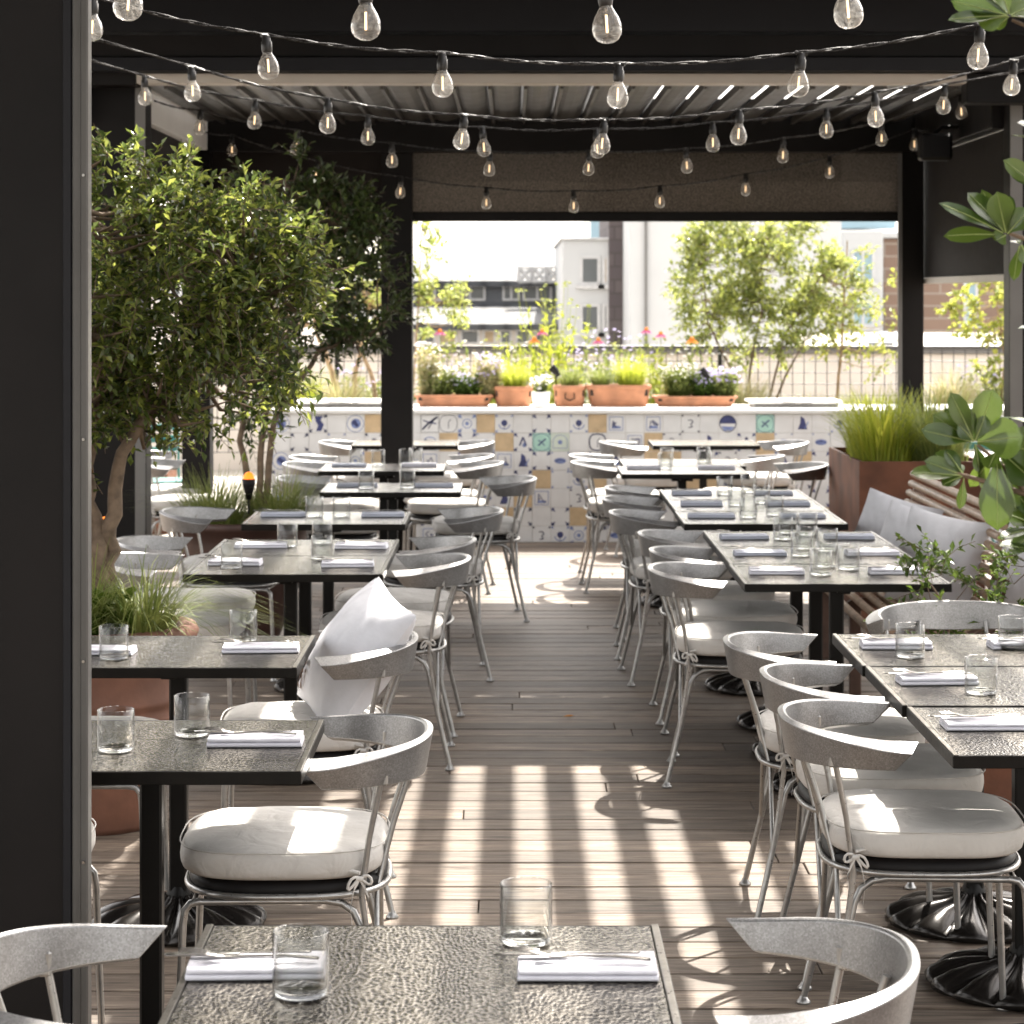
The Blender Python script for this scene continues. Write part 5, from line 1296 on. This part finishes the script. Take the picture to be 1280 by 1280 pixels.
# ------------------------------------------------------------------ buildings
def wbox(t, px0, px1, py0, py1, D, dep, m, nm='wall', zb=None):
    a = at(px0, py0, D); c = at(px1, py1, D); z0 = c.z if zb is None else zb
    L_ = t.location
    return part(t, nm, m, lambda b: b.box(a.x - L_.x, c.x - L_.x, D - L_.y, D - L_.y + dep, z0 - L_.z, a.z - L_.z, 0, .02))
def window(t, px0, px1, py0, py1, D, nx=2, glass_='bwin', ledge=True):
    a = at(px0, py0, D); c = at(px1, py1, D); L_ = t.location; fw = .06
    x0, x1, z0, z1 = a.x - L_.x, c.x - L_.x, c.z - L_.z, a.z - L_.z; y = D - L_.y - .05
    def fr(b):
        b.box(x0, x1, y, y + .048, z0, z0 + fw); b.box(x0, x1, y, y + .048, z1 - fw, z1)
        for i in range(nx + 1):
            xx = x0 + (x1 - x0 - fw) * i / nx; b.box(xx, xx + fw, y + .003, y + .045, z0 + fw, z1 - fw)
        if ledge: b.box(x0 - .1, x1 + .1, y - .08, y + .047, z0 - .09, z0 - .002)
    f = part(t, 'window', M['bframe'], fr); part(f, 'pane', M[glass_], lambda b: b.box(x0 + fw, x1 - fw, y + .025, y + .035, z0 + fw, z1 - fw))
Dm = 62
t = thing('office_building', 'grey office building with ribbed metal roofs behind the left flowers', 'building', (-3, Dm, -12))
wbox(t, 380, 702, 352, 440, Dm, 12, M['bgrey'], 'wall', -12)
def ribroof(b, px0, px1, pyT, pyB, D0, D1):
    a = at(px0, pyB, D0); c = at(px1, pyB, D0); e = at(px0, pyT, D1); f = at(px1, pyT, D1); L_ = t.location
    n = 1
    for i in range(n):
        u0, u1 = i / n, (i + 1) / n
        q = [a.lerp(c, u0), a.lerp(c, u1), e.lerp(f, u1), e.lerp(f, u0)]; q = [p_ - L_ for p_ in q]
        b.add(q + [p_ + Vector((0, 0, -.15)) for p_ in q], [(0, 1, 2, 3), (7, 6, 5, 4), (0, 4, 5, 1), (3, 2, 6, 7), (0, 3, 7, 4), (1, 5, 6, 2)])
        r0 = q[1]; r1 = q[2]
part(t, 'roof', M['broof'], lambda b: ribroof(b, 440, 690, 326, 351, Dm - .3, Dm + 4))
part(t, 'roof', M['broof'], lambda b: ribroof(b, 430, 702, 380, 405, Dm - 3.4, Dm - .2))
wbox(t, 440, 702, 408, 440, Dm - 3, 2.7, M['stone'], 'wall', -12)
for i, (a_, c_) in enumerate(((475, 520), (525, 562), (568, 607), (628, 650), (653, 690))): window(t, a_, c_, 356, 376, Dm, 2, 'bwin', False)
for i, (a_, c_, gg) in enumerate(((520, 545, 'bwin'), (548, 572, 'btan'), (575, 600, 'bwin'), (603, 620, 'btan'), (624, 640, 'bwin'), (644, 664, 'bwin'), (668, 694, 'bwin'))): window(t, a_, c_, 411, 431, Dm - 3, 1, gg, False)
def truss(b):
    L_ = t.location
    for i in range(3):
        x0 = 648 + i * 18; 
        P = [at(x0, 352, Dm - .6) - L_, at(x0, 334, Dm - .6) - L_, at(x0 + 16, 334, Dm - .6) - L_, at(x0 + 16, 352, Dm - .6) - L_]
        b.tube(P + [P[0]], .06, 5); b.tube([P[0], P[2]], .06, 5); b.tube([P[1], P[3]], .06, 5)
part(t, 'roof_truss', M['bframe'], truss)
t = thing('white_building', 'white rendered building with paired windows left of the dark brick strip', 'building', (2, 54, -12))
wbox(t, 703, 762, 300, 440, 54, 10, M['bwhite'], 'wall', -12); wbox(t, 700, 762, 297, 300, 53.9, 10, M['bframe'], 'coping')
window(t, 725, 750, 320, 356, 54, 1); window(t, 753, 761, 320, 356, 54, 1, 'btan'); window(t, 725, 750, 380, 416, 54, 1); window(t, 753, 761, 380, 416, 54, 1)
t = thing('glass_building', 'pale blue glass building top rising behind the white building', 'building', (2, 70, -12))
wbox(t, 738, 775, 230, 440, 70, 8, M['bblue'], 'wall', -12); wbox(t, 738, 775, 224, 229, 69.9, 8, M['alu'], 'roof')
t = thing('brick_tower', 'dark brick tower strip beside the big white wall', 'building', (3, 50, -12))
wbox(t, 761, 786, 150, 440, 53.85, 6, M['brickgrey'], 'wall', -12); wbox(t, 760, 787, 146, 149.5, 53.75, 6.2, M['alu'], 'coping')
t = thing('white_building', 'large blank white walled building behind the far tree', 'building', (6, 52, -12))
wbox(t, 786.5, 1052, 140, 440, 51, 12, M['bwhite'], 'wall', -12); wbox(t, 806, 809, 140, 440, 50.9, .09, M['alu'], 'downpipe', -12); wbox(t, 786.5, 1053, 135, 139.5, 50.8, 12.2, M['alu'], 'coping')
t = thing('white_building', 'white building with large windows beside the brown brick building', 'building', (12, 56, -12))
wbox(t, 1054, 1104, 288, 440, 56, 10, M['bwhite'], 'wall', -12); wbox(t, 1040, 1120, 262, 286, 60, 6, M['bblue'], 'roof_glazing')
window(t, 1064, 1093, 312, 352, 56, 2, 'bblue'); window(t, 1064, 1093, 376, 408, 56, 2, 'bblue')
t = thing('brick_building', 'brown brick building behind the right post and side opening', 'building', (18, 58, -12))
wbox(t, 1105, 1330, 298, 440, 58, 10, M['brickbrown'], 'wall', -12); wbox(t, 1104, 1331, 290, 297.5, 57.8, 10.3, M['bwhite'], 'coping')
window(t, 1204, 1222, 345, 405, 58, 1, 'bblue'); window(t, 1280, 1300, 345, 405, 58, 1, 'bblue')
t = thing('skylight_roof', 'pale sloping rooftop with dark skylights right of the far tree', 'roof', (9, 40, -12))
def sk(b):
    L_ = t.location; q = [at(1000, 434, 38) - L_, at(1330, 434, 38) - L_, at(1330, 416, 44) - L_, at(1000, 416, 44) - L_]
    b.add(q + [Vector((p_.x, p_.y, 0)) for p_ in q], [(0, 1, 2, 3), (0, 4, 5, 1), (1, 5, 6, 2), (2, 6, 7, 3), (3, 7, 4, 0)])
part(t, 'slope', M['roofpale'], sk)
def skl(px):
    L_ = t.location; q = [at(px, 432, 38.3) - L_, at(px + 12, 432, 38.3) - L_, at(px + 26, 418, 43.3) - L_, at(px + 14, 418, 43.3) - L_]; q = [p_ + Vector((0, 0, .05)) for p_ in q]
    part(t, 'skylight', M['bwin'], lambda b: b.add(q + [p_ + Vector((0, 0, -.1)) for p_ in q], [(0, 1, 2, 3), (0, 4, 5, 1), (1, 5, 6, 2), (2, 6, 7, 3), (3, 7, 4, 0)]))
skl(1085); skl(1104)
t = thing('parapet_roof', 'flat pale neighbouring roof with grey edge beyond the fence', 'roof', (0, 30, -12))
part(t, 'wall', M['stone'], lambda b: b.box(-12, 16, 0, 7.8, 0, 12.95)); part(t, 'coping', M['alu'], lambda b: b.box(-12, 16, -.05, .3, 12.952, 13.1, 0, .01))
t = thing('terraced_house', 'pale house seen behind the left terrace and tree', 'building', (-14, 55, -12))
wbox(t, 40, 378, 300, 440, 52, 10, M['stone'], 'wall', -12); wbox(t, 36, 382, 288, 299, 51.8, 10.4, M['broof'], 'roof')
for q in (80, 140, 200, 260, 320): window(t, q, q + 28, 330, 372, 52, 2)
